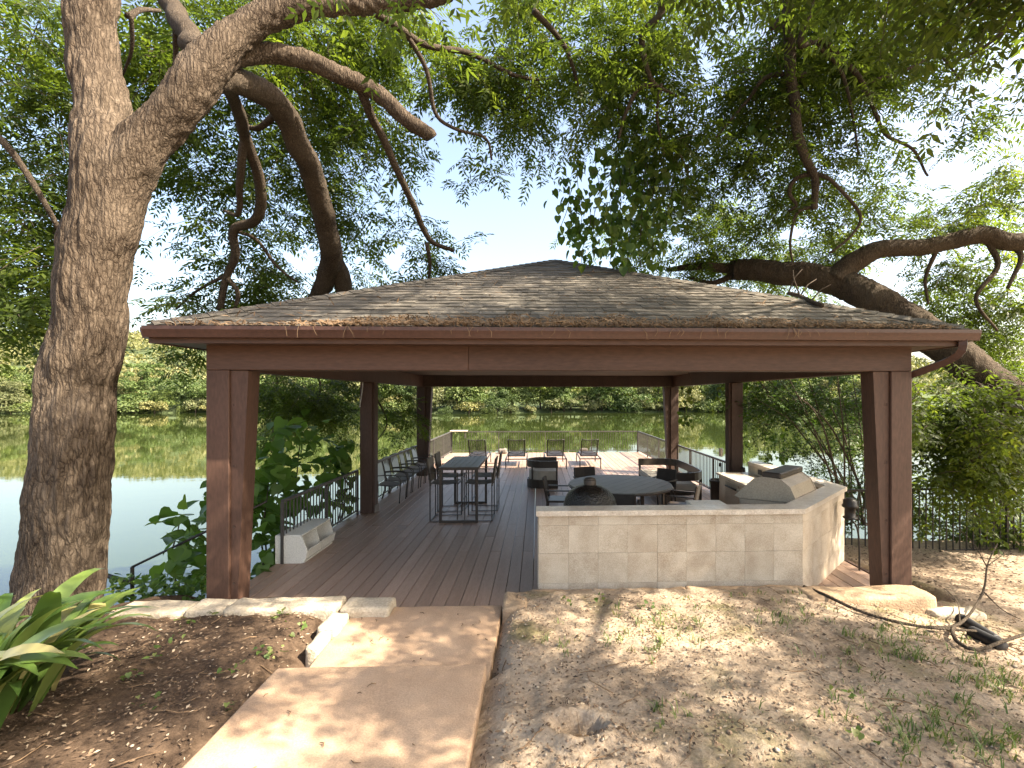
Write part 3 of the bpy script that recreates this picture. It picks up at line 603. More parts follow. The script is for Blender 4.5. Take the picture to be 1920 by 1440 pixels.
# club chair with a hooped base: open towards +x
def hoop_path(L, r, n=10):                                       # U shape opening to +x, half width r
    return [Vector((L, -r, 0))] + [Vector((-r * math.sin(a) * 0 - r * math.cos(a - math.pi / 2), -r * math.cos(a), 0)) for a in np.linspace(0, math.pi, n)] + [Vector((L, r, 0))]
def band(b, path, z0, z1, th, close=False):
    n = len(path); nr = []
    for i in range(n):
        t = (path[min(i + 1, n - 1)] - path[max(i - 1, 0)]).normalized(); nr.append(Vector((-t.y, t.x, 0)))
    vv = [p + q * d + Vector((0, 0, z)) for p, q in zip(path, nr) for d, z in ((0, z0), (th, z0), (th, z1), (0, z1))]
    ff = [(i * 4 + k, i * 4 + (k + 1) % 4, i * 4 + 4 + (k + 1) % 4, i * 4 + 4 + k) for i in range(n - 1) for k in range(4)] + [(0, 1, 2, 3), tuple(4 * (n - 1) + k for k in (3, 2, 1, 0))]
    return b.add(vv, ff)
q = G(1022, 916); cc = thing('club_chair', 'dark hooped club chair with beige cushion between bar table and round table', 'club chair', (q.x - .05, q.y + .42, 0))
hp = hoop_path(.40, .42, 14)
band(MB(), hp, .56, .745, .03).build('back_band', M['bronze'], cc); band(MB(), hp, .0, .22, .03).build('base_band', M['bronze'], cc)
MB().prism([(p.x * .93, p.y * .93) for p in hp], .225, .47).build('cushion', M['cushion'], cc)
for p in ((.37, -.4), (.37, .4), (-.3, -.28), (-.3, .28)): MB().b2((p[0] - .022, p[1] - .022, .2), (p[0] + .022, p[1] + .022, .58)).build('upright', M['bronze'], cc)
# curved sofa facing -x along the right railing
so = thing('curved_sofa', 'dark framed sofa with curved back and beige seat beside the railing', 'sofa', (3.35, 11.95, 0))
sp = [Vector(p + (0,)) for p in [(-.5, -1.22), (.1, -1.25), (.36, -1.16), (.5, -.95), (.54, -.5), (.55, 0), (.54, .5), (.5, .95), (.36, 1.16), (.1, 1.25), (-.5, 1.22)]]; sp = smooth_path(sp, .1)
band(MB(), sp, .55, .74, -.035).build('back_band', M['bronze'], so)
inn = [(p.x * .92 - .02, p.y * .95) for p in sp]
MB().prism(inn, .2, .27).build('seat_frame', M['bronze'], so)
for y0, y1 in ((-1.14, -.01), (.01, 1.14)): MB().b2((-.5, y0, .275), (.38, y1, .45), .04).build('seat_cushion', M['cushion'], so)
for p in ((-.47, -1.2), (-.47, 1.2), (.49, -1.0), (.49, 1.0), (.53, 0)): MB().b2((p[0] - .025, p[1] - .025, 0), (p[0] + .025, p[1] + .025, .56)).build('leg', M['bronze'], so)
# round table and its chairs
tc = Vector((X(1162, 9.4), 9.4, 0)); TR = 1.02
rt = thing('round_table', 'large round dining table with grey planked top and dark base', 'dining table', tc)
n_ = 11; pw = 2 * TR / n_; rot = Matrix.Rotation(R(-38), 4, 'Z')
for i in range(n_):
    x0, x1 = -TR + i * pw + .004, -TR + (i + 1) * pw - .004; pl = [(x, -math.sqrt(max(0, TR * TR - x * x))) for x in np.linspace(x0, x1, 5)] + [(x, math.sqrt(max(0, TR * TR - x * x))) for x in np.linspace(x1, x0, 5)]
    MB().prism(pl, .725, .75, rot).build('plank', M['table_slat'], rt)
rim = MB(); rim.tube([(TR * math.cos(a), TR * math.sin(a), .715) for a in np.linspace(0, 2 * math.pi, 49)[:-1]], .02, 6, closed=True); rim.build('rim', M['bronze'], rt)
for a in range(4):
    an = R(45 + 90 * a); MB().b2((.52 * math.cos(an) - .03, .52 * math.sin(an) - .03, 0), (.52 * math.cos(an) + .03, .52 * math.sin(an) + .03, .70)).build('leg', M['bronze'], rt)
ba = MB(); ba.box((0, 0, .69), (1.5, .06, .04), Matrix.Rotation(R(45), 3, 'Z')); ba.box((0, 0, .65), (1.5, .06, .035), Matrix.Rotation(R(-45), 3, 'Z')); ba.build('under_brace', M['bronze'], rt)
def dchair():                                                    # front towards +x
    s = thing('dining_chair', 'x', 'dining chair', (0, 0, 0), 0, 'dining chairs round the table')
    for k in (-1, 1):
        MB().tube([(.24, k * .26, 0), (.24, k * .27, .64)], .016, 4, sq=True).build('front_leg', M['bronze'], s)
        MB().tube([(-.3, k * .23, 0), (-.24, k * .24, .4), (-.32, k * .24, .84)], .016, 4, sq=True).build('back_leg', M['bronze'], s)
        MB().b2((-.28, k * .27 - .02, .63), (.27, k * .27 + .02, .652)).build('arm', M['bronze'], s)
    MB().b2((-.25, -.25, .40), (.26, .25, .44), .01).build('seat', M['bronze'], s)
    b = MB(); pr = [Vector((-.25 - .05 * math.cos(y / .24 * 1.3), y, 0)) for y in np.linspace(-.25, .25, 7)]
    vv = [p + Vector((dx, 0, z)) for z, dx in ((.47, .03), (.85, -.045)) for p in pr] + [p + Vector((dx - .02, 0, z)) for z, dx in ((.47, .03), (.85, -.045)) for p in pr]
    b.add(vv, [(i, i + 1, 8 + i, 7 + i) for i in range(6)] + [(21 + i, 22 + i, 15 + i, 14 + i) for i in range(6)] + [(7 + i, 8 + i, 22 + i, 21 + i) for i in range(6)] + [(0, 7, 21, 14), (6, 20, 27, 13)]); b.build('backrest', M['sling_dark'], s); return s
M['sling_dark'] = surf('dark_woven_sling', (.03, .024, .02), (.05, .042, .036), 9, .8, (1, 1, 1), .3, .001, 300)
dc = dchair()
for i, (an, rr, l) in enumerate([(112, 1.3, 'on the lake side of the round table'), (176, 1.2, 'between the club chair and the round table'), (262, 1.22, 'between the egg shaped grill and the round table'), (332, 1.22, 'on the bar grill side of the round table'), (42, 1.42, 'between the sofa and the round table')]):
    o = dc if i == 0 else copy_tree(dc); p = tc + Vector((math.cos(R(an)), math.sin(R(an)), 0)) * rr; o.location = p; o.rotation_euler = (0, 0, R(an + 180 + random.uniform(-8, 8))); o['label'] = 'dark dining chair with woven back ' + l
# white storage bin
wb = thing('storage_bin', 'weathered white two compartment bin standing open beside the railing', 'storage bin', (G(516, 1057).x, G(516, 1057).y, 0)); BL = 1.0
side = [(0, 0), (.40, 0), (.44, .05), (.47, .19), (.39, .40), (0, .42)]; Mx = Matrix(((1, 0, 0, 0), (0, 0, 1, 0), (0, 1, 0, 0), (0, 0, 0, 1)))
for y in (0, BL / 2 - .009, BL - .018): MB().prism([(0, 0), (.40, 0), (.44, .05), (.42, .2), (.36, .405), (0, .405)] if y else side, y, y + .018, Mx).build('side_panel' if y in (0, BL - .018) else 'divider', M['white_plastic'], wb)
MB().b2((.0, .019, .402), (.385, BL - .019, .42)).build('top_panel', M['white_stained'] if 'white_stained' in M else M['white_plastic'], wb); MB().b2((.0, .019, .0), (.018, BL - .019, .40)).build('back_panel', M['white_plastic'], wb); MB().b2((.02, .019, .0), (.42, BL - .019, .02)).build('bottom_panel', M['white_plastic'], wb)
for y0, y1 in ((.02, BL / 2 - .012), (BL / 2 + .012, BL - .02)): MB().prism([(.405, .022), (.44, .05), (.475, .185), (.455, .19), (.42, .06)], y0, y1, Mx).build('front_lip', M['white_plastic'], wb)
for px, py, l in ((946, 845, 'small dark rock shaped speaker at the far railing behind the loungers'), (1091, 845, 'dark rock shaped speaker beside the last lounger at the far railing')):
    q = G(px, py); s = thing('garden_speaker', l, 'speaker', (q.x, min(q.y, YE - .35), 0)); ob('body', rough_block((-.17, -.13, 0), (.17, .13, .22), .03, px, .06), M['sling_grey'], s)
# trash can
tr = thing('trash_can', 'brown round trash can at the end of the bar counter', 'trash can', (X(1347, 9.9), 9.9, 0))
MB().lathe([(0, 0), (.145, 0), (.16, .3), (.175, .68), (.188, .68), (.188, .72), (.17, .72), (.165, .6), (.15, .1), (0, .05)], n=24).build('bin_body', M['bronze'], tr); MB().tube([(.182 * math.cos(a), .182 * math.sin(a), .71) for a in np.linspace(0, 2 * math.pi, 25)[:-1]], .012, 6, closed=True).build('rim', M['steel_dark'], tr)

# ================================================================ OUTDOOR KITCHEN
A_, B_, Cc, D_ = Vector((X(1010, 5.66), 5.66, 0)), Vector((X(1505, 5.66), 5.66, 0)), Vector((X(1583, 7.0), 7.0, 0)), Vector((X(1583, 7.0), 9.75, 0))
kt = thing('outdoor_kitchen', 'angled limestone tiled bar wall with granite ledge and counters', 'bar counter', A_); o0 = A_.copy(); ZL = 1.06
def offs(pts, d):                                                # offset a polyline to its left by d
    out = []
    for i, p in enumerate(pts):
        ds = [(pts[j + 1] - pts[j]).normalized() for j in (i - 1, i) if 0 <= j < len(pts) - 1]; ns = [Vector((-t.y, t.x, 0)) for t in ds]
        if len(ns) == 1: out.append(p + ns[0] * d)
        else: m_ = (ns[0] + ns[1]).normalized(); out.append(p + m_ * (d / m_.dot(ns[0])))
    return out
line = [p - o0 for p in (A_, B_, Cc, D_)]
def strip(d0, d1, z0, z1, nm, mm, segs=(0, 1, 2), ext=0.0, inset=0.0):
    a, c = offs(line, d0), offs(line, d1)
    for i in segs:
        p, q, r, s = a[i].copy(), a[i + 1].copy(), c[i + 1].copy(), c[i].copy()
        if i == 0: p.x -= ext; s.x -= ext
        if i == 2: q.y += ext; r.y += ext
        MB().prism([(v.x, v.y) for v in (p, q, r, s)], z0, z1).build(nm, mm, kt)
strip(.02, .17, 0, ZL - .002, 'core_wall', M['mortar'])
strip(-.035, .235, ZL, ZL + .062, 'granite_ledge', M['granite'], ext=.03)
for i in range(3):                                               # tiles, each with its own edges
    a, c = line[i], line[i + 1]; L = (c - a).length; d = (c - a) / L; rz = math.atan2(d.y, d.x); nt_ = max(1, round(L / .362)); tw_ = L / nt_
    rows = [(-.02, .24), (.2425, .602), (.6045, .94), (.9425, ZL - .004)]
    for k in range(nt_):
        for z0, z1 in rows:
            if i == 2 and k > 3: continue
            key = (i, z0)
            if key not in shared: shared[key] = MB().b2((-tw_ / 2 + .0009, 0, z0), (tw_ / 2 - .0009, .018, z1), .0008).mesh('tile')
            o = ob('tile', shared[key], M['tile'], kt); o.location = a + d * (k + .5) * tw_ + Vector((d.y, -d.x, 0)) * random.uniform(0, .0015); o.rotation_euler = (0, 0, rz)
MB().b2((-.012, .02, 0), (.008, .168, ZL - .003)).build('end_tile', M['tile'], kt)
strip(.24, .92, .86, .90, 'counter_top', M['granite']); strip(.175, .86, 0, .858, 'counter_base', M['tile'])
strip(.20, .236, .90, ZL - .003, 'backsplash', M['tile'])
iw = offs(line, .862)[2]; fy = D_.y - o0.y
dr = MB().b2((iw.x - .02, fy - 1.0, .08), (iw.x - .001, fy - .38, .80), .004).build('cabinet_door', M['stainless'], kt)
MB().tube(smooth_path([(iw.x - .02, fy - .93, .70), (iw.x - .06, fy - .85, .72), (iw.x - .06, fy - .5, .72), (iw.x - .02, fy - .43, .70)], .05), .018, 8).build('handle', M['steel_dark'], dr)
for px, y in ((1437, 9.2), (1535, 7.35)):
    x = line[2].x - .245; MB().b2((x - .018, y - o0.y - .07, .935), (x, y - o0.y + .07, 1.03), .004).build('outlet', M['steel_dark'], kt)
# kamado grill in the counter
eg = thing('kamado_grill', 'black dimpled egg shaped grill set into the counter', 'egg grill', (X(1106, 6.33), 6.33, .9))
dome = [(.345, .12), (.35, .16), (.338, .22), (.30, .29), (.24, .345), (.165, .385), (.085, .405), (.08, .41)]
MB().lathe([(.0, -.1), (.2, -.08), (.3, 0), (.345, .09)], n=40).build('base', M['glaze'], eg); dm = MB().lathe(dome, n=40).build('lid', M['glaze'], eg)
MB().lathe([(.352, .085), (.358, .088), (.358, .115), (.352, .118)], n=40).build('band', M['steel_dark'], eg); MB().lathe([(.352, .125), (.358, .128), (.358, .15), (.350, .153)], n=40).build('band', M['steel_dark'], eg)
MB().lathe([(.082, .395), (.085, .46), (.08, .475), (.06, .478)], n=20).build('chimney', M['bronze'], eg); MB().lathe([(.07, .478), (.072, .495), (.03, .505), (0, .505)], n=14).build('vent_cap', M['bronze'], eg)
for x in (-.06, .06): MB().b2((x - .012, -.385, .06), (x + .012, -.352, .17), .004).build('hinge', M['stainless'], eg)
MB().b2((-.05, -.375, .075), (.05, -.355, .12)).build('hinge_plate', M['steel_dark'], eg)
# gas grill on the diagonal counter: local +x is its front, local y its width
dd = (Cc - B_).normalized(); gc = (B_ + Cc) / 2 + Vector((-dd.y, dd.x, 0)) * .60 - dd * .05
gg = thing('gas_grill', 'bronze toned steel gas grill with closed hood on the bar corner', 'gas grill', (gc.x, gc.y, .905), math.atan2(dd.x, -dd.y)); GW = .40; gg.scale = (1.1, 1.12, 1.12)
Mg = Matrix(((1, 0, 0, 0), (0, 0, 1, 0), (0, 1, 0, 0), (0, 0, 0, 1)))
MB().prism([(-.31, 0), (.33, 0), (.36, .10), (-.31, .14)], -GW, GW, Mg).build('fire_box', M['stainless'], gg)
hood = [(-.31, .145), (.34, .105), (.41, .13), (.16, .38), (.05, .42), (-.16, .41), (-.27, .33), (-.33, .2)]
for y0, y1 in ((-GW - .012, -GW + .012), (GW - .012, GW + .012)): MB().prism([(x * 1.02, z + .005) for x, z in hood], y0, y1, Mg).build('hood_side', M['stainless'], gg)
MB().prism(hood, -GW + .013, GW - .013, Mg).build('hood', M['stainless'], gg); MB().b2((-.17, -GW - .02, .415), (.06, GW + .02, .485), .012).build('hood_lip', M['bronze'], gg)
MB().tube([(.40, -GW + .05, .19), (.40, GW - .05, .19)], .018, 8).build('handle', M['stainless'], gg)
for y in (-GW + .08, GW - .08): MB().tube([(.34, y, .18), (.40, y, .19)], .014, 6).build('handle_bracket', M['stainless'], gg)
for k in range(4): o = MB().lathe([(0, .03), (.024, .028), (.026, 0)], n=10).build('knob', M['steel_dark'], gg); o.rotation_euler = (0, R(90), 0); o.location = (.35, -.27 + k * .18, .05)
wl = thing('white_lid', 'flat white burner lid lying on the bar counter by the gas grill', 'lid', P(1327, 951, 6.25).xy.to_3d() + Vector((0, 0, .905)))
MB().b2((-.23, -.2, .0), (.23, .2, .13), .01).build('lid_panel', M['white_plastic'], wl); MB().b2((-.24, -.21, .131), (.24, .21, .15), .006).build('lid_top', M['white_plastic'], wl)
# lantern on a stake
lq = G(1610, 1076, -.05); ls = thing('lantern_stake', 'black lantern on a bent stake between bar and corner post', 'lantern', (lq.x, lq.y, gz(lq.x, lq.y) - .05)); o_ = ls.location
lt = P(1594, 955, lq.y)
MB().tube(smooth_path([(0, 0, 0), P(1611, 1030, lq.y) - o_, P(1607, 990, lq.y) - o_, P(1600, 978, lq.y) - o_], .06), .013, 8).build('stake', M['steel_dark'], ls)
k0 = lt - o_; MB().lathe([(0, -.13), (.09, -.13), (.095, -.11), (.07, -.10), (.07, .02), (.10, .03), (.105, .06), (.09, .08), (.09, .13), (.05, .16), (0, .165)], k0, 12).build('lantern_body', M['steel_dark'], ls)
# ================================================================ TREES
def nrm(a): return a / np.maximum(np.linalg.norm(a, axis=-1, keepdims=True), 1e-9)
def sprays(starts, seed, tl=(.5, 1.0), nl=8, leaf=.36, pairs=5, ll=.145, lw=.33, droop=.55, hang=.25):
    """twigs with pinnate leaves: starts (n,3) -> leaf verts/quads/attr, twig verts/quads"""
    r = np.random.default_rng(seed); n = len(starts); S = np.asarray(starts, float)
    az = r.uniform(0, 2 * np.pi, n); D = nrm(np.stack([np.cos(az), np.sin(az), r.normal(-hang, .35, n)], -1)); L = r.uniform(*tl, n)
    tone = r.normal(.45, .17, n)
    # twig centre line
    ts = np.linspace(0, 1, 4); C_ = S[:, None] + D[:, None] * (L[:, None] * ts)[..., None] - np.array([0, 0, 1.]) * (droop * .5 * (L[:, None] * ts ** 2))[..., None]
    side = nrm(np.cross(D, [0, 0, 1.])); up = np.cross(side, D); w = np.linspace(.007, .002, 4)[None, :, None]
    ring = np.stack([C_ + side[:, None] * w, C_ - side[:, None] * w * .6 + up[:, None] * w * .8, C_ - side[:, None] * w * .6 - up[:, None] * w * .8], 2)   # n,4,3,3
    TV = ring.reshape(-1, 3); base = np.arange(n)[:, None, None] * 12 + np.arange(3)[None, :, None] * 3; k = np.arange(3)[None, None, :]; k2 = (k + 1) % 3
    TQ = np.stack([base + k, base + k2, base + 3 + k2, base + 3 + k], -1).reshape(-1, 4)
    # compound leaves on the twig
    u = np.linspace(.12, 1, nl)[None, :] + r.uniform(-.04, .04, (n, nl)); u = np.clip(u, 0, 1)
    B = S[:, None] + D[:, None] * (L[:, None] * u)[..., None] - np.array([0, 0, 1.]) * (droop * .5 * L[:, None] * u ** 2)[..., None]
    sg = np.where(np.arange(nl) % 2 == 0, 1., -1.)[None, :, None]; ra = r.normal(0, .35, (n, nl, 3))
    LD = nrm(D[:, None] * .55 + side[:, None] * sg * .8 + ra + np.array([0, 0, -.28])); B = B.reshape(-1, 3); LD = LD.reshape(-1, 3); m = len(B)
    LL = leaf * r.uniform(.65, 1.15, m); tn = np.clip(np.repeat(tone, nl) + r.normal(0, .08, m), 0, 1)
    ls = nrm(np.cross(LD, np.array([0, 0, 1.]) + r.normal(0, .3, (m, 3)))); lu = np.cross(ls, LD)
    tt = np.linspace(.22, .95, pairs); V = []; A = []
    for i in range(2 * pairs + 1):
        if i < 2 * pairs: t = tt[i // 2]; s = 1. if i % 2 else -1.; d = nrm(LD * .5 + ls * s + r.normal(0, .15, (m, 3)) - np.array([0, 0, .25]))
        else: t = .98; d = nrm(LD + r.normal(0, .12, (m, 3)) - np.array([0, 0, .2]))
        p = B + LD * (LL * t)[:, None] - np.array([0, 0, 1.]) * (LL * .25 * t * t)[:, None]
        l = (ll * LL / leaf * (1 - .5 * abs(t - .6)) * r.uniform(.8, 1.15, m))[:, None]; wd = nrm(np.cross(d, lu + r.normal(0, .25, (m, 3)))) * l * lw * .5
        dz = np.array([0, 0, -.12]) * l
        V.append(np.stack([p, p + d * l * .42 + wd, p + d * l + dz, p + d * l * .42 - wd], 1)); A.append(np.clip(tn + r.normal(0, .05, m), 0, 1))
    V = np.stack(V, 1).reshape(-1, 3); A = np.repeat(np.stack(A, 1).reshape(-1), 4); Q = np.arange(len(V)).reshape(-1, 4)
    return V, Q, A, TV, TQ
GAPS = [(1060, 310, 75, 75), (960, 455, 90, 55), (1010, 420, 60, 60), (850, 300, 50, 80), (290, 500, 40, 70), (735, 500, 22, 28), (1900, 90, 70, 110), (1700, 225, 55, 40), (1655, 500, 60, 30), (1900, 210, 40, 60), (370, 385, 15, 15), (880, 20, 40, 40), (1340, 60, 25, 60), (1310, 170, 25, 40), (600, 480, 28, 30), (690, 330, 25, 40), (1780, 330, 35, 30)]   # holes in the crowns
def clusters(cl, seed, dj=1.1, thin=1.0, back=0.0):
    """(px, py, dist, rx, ry, n) in photo pixels -> start points in a volume about that place"""
    r = random.Random(seed); out = []
    for px, py, y, rx, ry, n in cl:
        k = 0
        while k < n * thin:                                     # in clumps, so that the crown has holes and dense tufts
            a = r.uniform(0, 2 * math.pi); q = math.sqrt(r.random()); d = y + back + r.uniform(-dj, dj); x_, y_ = px + rx * q * math.cos(a), py + ry * q * math.sin(a); m_ = r.randint(3, 8); k += m_
            if any(((x_ - g[0]) / (g[2] + 34)) ** 2 + ((y_ - g[1]) / (g[3] + 34)) ** 2 < 1 for g in GAPS): continue
            for _ in range(m_): out.append(P(x_ + r.gauss(0, 17), y_ + r.gauss(0, 15), d + r.gauss(0, .25)))
    return out
def crown(parent, starts, seed, name='crown', mat_='leaf', **kw):
    V, Q, A, TV, TQ = sprays([tuple(s - parent.location) for s in starts], seed, **kw)
    o = stuff(ob(name, np_mesh(name, V, Q, A), M[mat_], parent)); stuff(ob('twigs', np_mesh('twigs', TV, TQ), M['twig'], parent)); return o
def barkdisp(amp, sc=13.0):
    def f(p, a, i): return amp * (abs(noise.noise(Vector((p.x * sc, p.y * sc, p.z * sc * .14)))) * 2 - .6 + .5 * noise.noise(Vector((p.x * sc * 3, p.y * sc * 3, p.z * sc * .8))))
    return f
class WR(tuple): pass
def limb(parent, keys, radii, name='limb', n=12, amp=.0, step=.1, mm='bark', cut=False):
    if isinstance(radii, WR): radii = [wr(Vector(k), w_) for k, w_ in zip(keys, np.interp(np.linspace(0, 1, len(keys)), np.linspace(0, 1, len(radii)), radii))]
    pts = smooth_path(keys, step); rs = smooth_radii(keys, radii, step); loc = parent.location
    pts = [p - loc + Vector((noise.noise(p * 2.1), noise.noise(p * 2.1 + Vector((9, 0, 0))), noise.noise(p * 2.1 + Vector((0, 9, 0))))) * min(.05, rs[i] * .5) * (1 if 0 < i < len(pts) - 1 else 0) for i, p in enumerate(pts)]
    return MB().tube(pts, rs, n, disp=barkdisp(amp) if amp else None).build(name, M[mm], parent)

# ---- big tree beside the deck
def px_r(w, y): return w * .5 * y / F
def wr(p, w):                                                   # radius that gives width w at the place p
    dz_ = p.y * math.cos(YAW) + p.x * math.sin(YAW); lx = p.x * math.cos(YAW) - p.y * math.sin(YAW); return w * .5 * dz_ / F * math.cos(math.atan2(lx, dz_))
TY = 5.15
big = thing('shade_tree', 'large furrowed tree with forked trunk standing beside the mulch bed', 'tree', (X(112, TY), TY, -.2))
tk = [P(100, 1260, TY), P(112, 1130, TY), P(122, 1000, TY), P(135, 850, TY), P(153, 700, TY), P(172, 560, TY), P(192, 430, TY), P(207, 320, TY), P(196, 220, TY), P(178, 120, TY), P(172, 0, TY), P(165, -160, TY + .1), P(150, -420, TY + .4), P(120, -700, TY + .9)]
limb(big, tk, WR((205, 185, 172, 163, 156, 146, 144, 150, 118, 108, 104, 98, 80, 50)), 'trunk', 128, .022, .02)
l1 = [P(185, 560, TY), P(203, 440, TY), P(228, 350, TY), P(268, 276, TY), P(318, 215, TY + .02), P(362, 165, TY + .05), P(395, 120, TY + .1), P(440, 65, TY + .2), P(520, 22, TY + .35), P(640, 2, TY + .6), P(790, -8, TY + .9), P(980, -60, TY + 1.2), P(1200, -190, TY + 1.5)]
limb(big, l1, WR((110, 128, 124, 104, 94, 94, 90, 66, 58, 48, 40, 36, 26)), 'limb', 60, .02, .03)
limb(big, [P(375, 140, TY + .1), P(430, 106, TY + .3), P(500, 98, TY + .5), P(585, 118, TY + .7), P(670, 155, TY + .9), P(745, 207, TY + 1.1), P(808, 258, TY + 1.25)], WR((60, 46, 42, 38, 34, 30, 27)), 'limb', 36, .012, .03)
limb(big, [P(385, 150, TY + .1), P(440, 148, TY + .5), P(510, 185, TY + 1), P(560, 270, TY + 1.7), P(592, 350, TY + 2.5), P(612, 430, TY + 3.2), P(622, 490, TY + 3.8), P(598, 545, TY + 4.3), P(585, 580, TY + 4.6)], WR((66, 58, 52, 48, 44, 42, 42, 34, 30)), 'limb', 36, .014, .03, 'bark_dark')
limb(big, [P(620, 482, TY + 3.8), P(640, 520, TY + 4.2), P(648, 570, TY + 4.6)], WR((40, 34, 32)), 'limb', 24, .01, .04, 'bark_dark')
limb(big, [P(372, 100, TY + .3), P(345, 50, TY + 1.0), P(310, -15, TY + 1.6), P(280, -100, TY + 2)], WR((50, 48, 40, 34)), 'limb', 28, .01, .04, 'bark_dark')
for keys, w0, w1 in [([(400, 150, 5.3), (432, 172, 5.8), (447, 215, 6.4), (455, 250, 6.9), (488, 335, 7.6), (482, 408, 8), (437, 432, 8.2), (440, 475, 8.4), (425, 515, 8.6), (412, 580, 8.8)], 30, 14), ([(458, 260, 7), (450, 340, 7.4), (446, 400, 7.8), (420, 395, 8)], 20, 6),
        ([(668, 150, 6.0), (690, 200, 6.3), (718, 260, 6.8), (758, 345, 7.4), (790, 420, 8), (812, 455, 8.4), (850, 470, 8.8)], 20, 7), ([(800, 455, 8.3), (806, 500, 8.6), (800, 540, 8.9)], 9, 4), ([(690, 15, 6.0), (740, 45, 6.4), (800, 85, 6.9), (880, 100, 7.4), (960, 140, 7.8), (1010, 150, 8.2)], 17, 5),
        ([(760, 60, 6.6), (800, 130, 6.9), (815, 210, 7.2), (850, 240, 7.4), (910, 260, 7.8), (922, 300, 8)], 10, 4), ([(-30, 235, 6), (10, 270, 6), (40, 310, 6.1), (78, 368, 6.2), (110, 430, 6.4)], 22, 12), ([(240, 30, 5.4), (262, 18, 5.6), (300, 20, 5.9)], 16, 8), ([(245, 25, 5.4), (248, 90, 5.6), (228, 145, 5.8)], 11, 5),
        ([(520, 215, 6.6), (480, 240, 6.8), (445, 228, 7)], 16, 8), ([(330, 60, 6.2), (330, 110, 6.4), (322, 160, 6.5)], 14, 6), ([(432, 430, 8.2), (480, 450, 8.5), (520, 500, 8.8), (560, 530, 9)], 9, 4), ([(425, 515, 8.6), (370, 545, 8.8), (330, 580, 9)], 9, 4), ([(425, 520, 8.6), (445, 550, 8.7), (440, 580, 8.8)], 12, 8),
        ([(1000, 20, 7), (1060, 90, 7.4), (1090, 180, 7.8)], 12, 5), ([(585, 60, 9), (640, 150, 9.4), (690, 300, 9.8)], 12, 5)]:
    limb(big, [P(*k) for k in keys], WR((w0, w1)), 'branch', 10, .0, .06, 'bark_dark')
cl = [(55, 60, 7.5, 95, 110, 80), (60, 220, 7.5, 100, 110, 90), (40, 400, 7.5, 100, 120, 115), (20, 540, 7.2, 95, 80, 85), (90, 520, 8.5, 60, 70, 34), (285, 70, 7.5, 80, 90, 75), (300, 190, 8, 60, 70, 30), (430, 20, 8, 120, 60, 70), (550, 70, 8, 130, 80, 120), (520, 250, 8.5, 120, 100, 80), (640, 250, 8.5, 110, 110, 120), (690, 90, 8.5, 120, 100, 110),
      (700, 380, 9, 110, 90, 95), (400, 330, 9, 110, 100, 60), (330, 350, 9, 70, 90, 34), (390, 500, 9, 110, 80, 60), (560, 430, 9.5, 110, 90, 70), (470, 540, 9.5, 120, 50, 50), (690, 510, 10.5, 60, 50, 40), (800, 450, 9.5, 80, 70, 48), (845, 500, 9.5, 50, 35, 26), (830, 60, 8, 110, 90, 110), (960, 60, 8, 110, 100, 120), (900, 190, 8, 90, 90, 75), (970, 260, 8.5, 80, 100, 85), (930, 370, 8.5, 50, 60, 28), (270, 540, 9, 60, 50, 24), (350, 570, 9, 70, 40, 26), (1000, 380, 8.7, 40, 60, 18)]
crown(big, clusters(cl, 3, .9, .72, .6), 11)
# low boughs reaching down past the railing
lowb = [(540, 730, 11, 70, 35, 30), (610, 750, 11.5, 60, 45, 34), (560, 790, 11, 50, 30, 12), (715, 735, 13, 25, 40, 18), (730, 800, 13, 22, 30, 12), (500, 720, 10.5, 40, 30, 14), (340, 670, 9.5, 40, 18, 10)]
crown(big, clusters(lowb, 4, .6), 12, 'low_boughs', tl=(.4, .8))
for keys in ([(560, 640, 11), (600, 720, 11.2), (590, 770, 11.3), (640, 800, 11.6)], [(640, 650, 11.6), (690, 720, 12.2), (725, 790, 13), (705, 830, 13)], [(480, 640, 10.6), (520, 710, 10.8), (500, 760, 10.8)]):
    limb(big, [P(*k) for k in keys], [.035, .012], 'branch', 8, 0, .1, 'bark_dark')

# ---- leaning tree on the right
lean = thing('leaning_tree', 'dark leaning tree with a thick limb reaching over the shingle roof', 'tree', P(2060, 905, 8.0) + Vector((.9, 0, -1.2)))
lb_ = P(2060, 925, 8.0); limb(lean, [lb_ + Vector((.95, -.1, -1.5)), lb_, P(1960, 800, 8.1), P(1850, 708, 8.3), P(1750, 635, 8.6), P(1660, 572, 9.1), P(1590, 535, 9.6), P(1540, 522, 9.9), P(1450, 510, 10.4), P(1372, 506, 10.9)], WR((125, 105, 95, 84, 76, 70, 62, 54, 46, 40)), 'trunk', 48, .022, .035, 'bark_dark')
ov = [P(1565, 528, 9.7), P(1600, 492, 9.6), P(1650, 468, 9.4), P(1740, 460, 9.2), P(1835, 441, 9.0), P(1925, 452, 8.8), P(2040, 400, 8.4), P(2120, 200, 7.8), P(2060, -150, 7.2), P(1800, -330, 6.8), P(1500, -330, 6.8), P(1250, -260, 7.0)]
limb(lean, ov, WR((56, 46, 40, 38, 44, 46, 46, 44, 42, 38, 32, 24)), 'limb', 30, .012, .05, 'bark_dark')
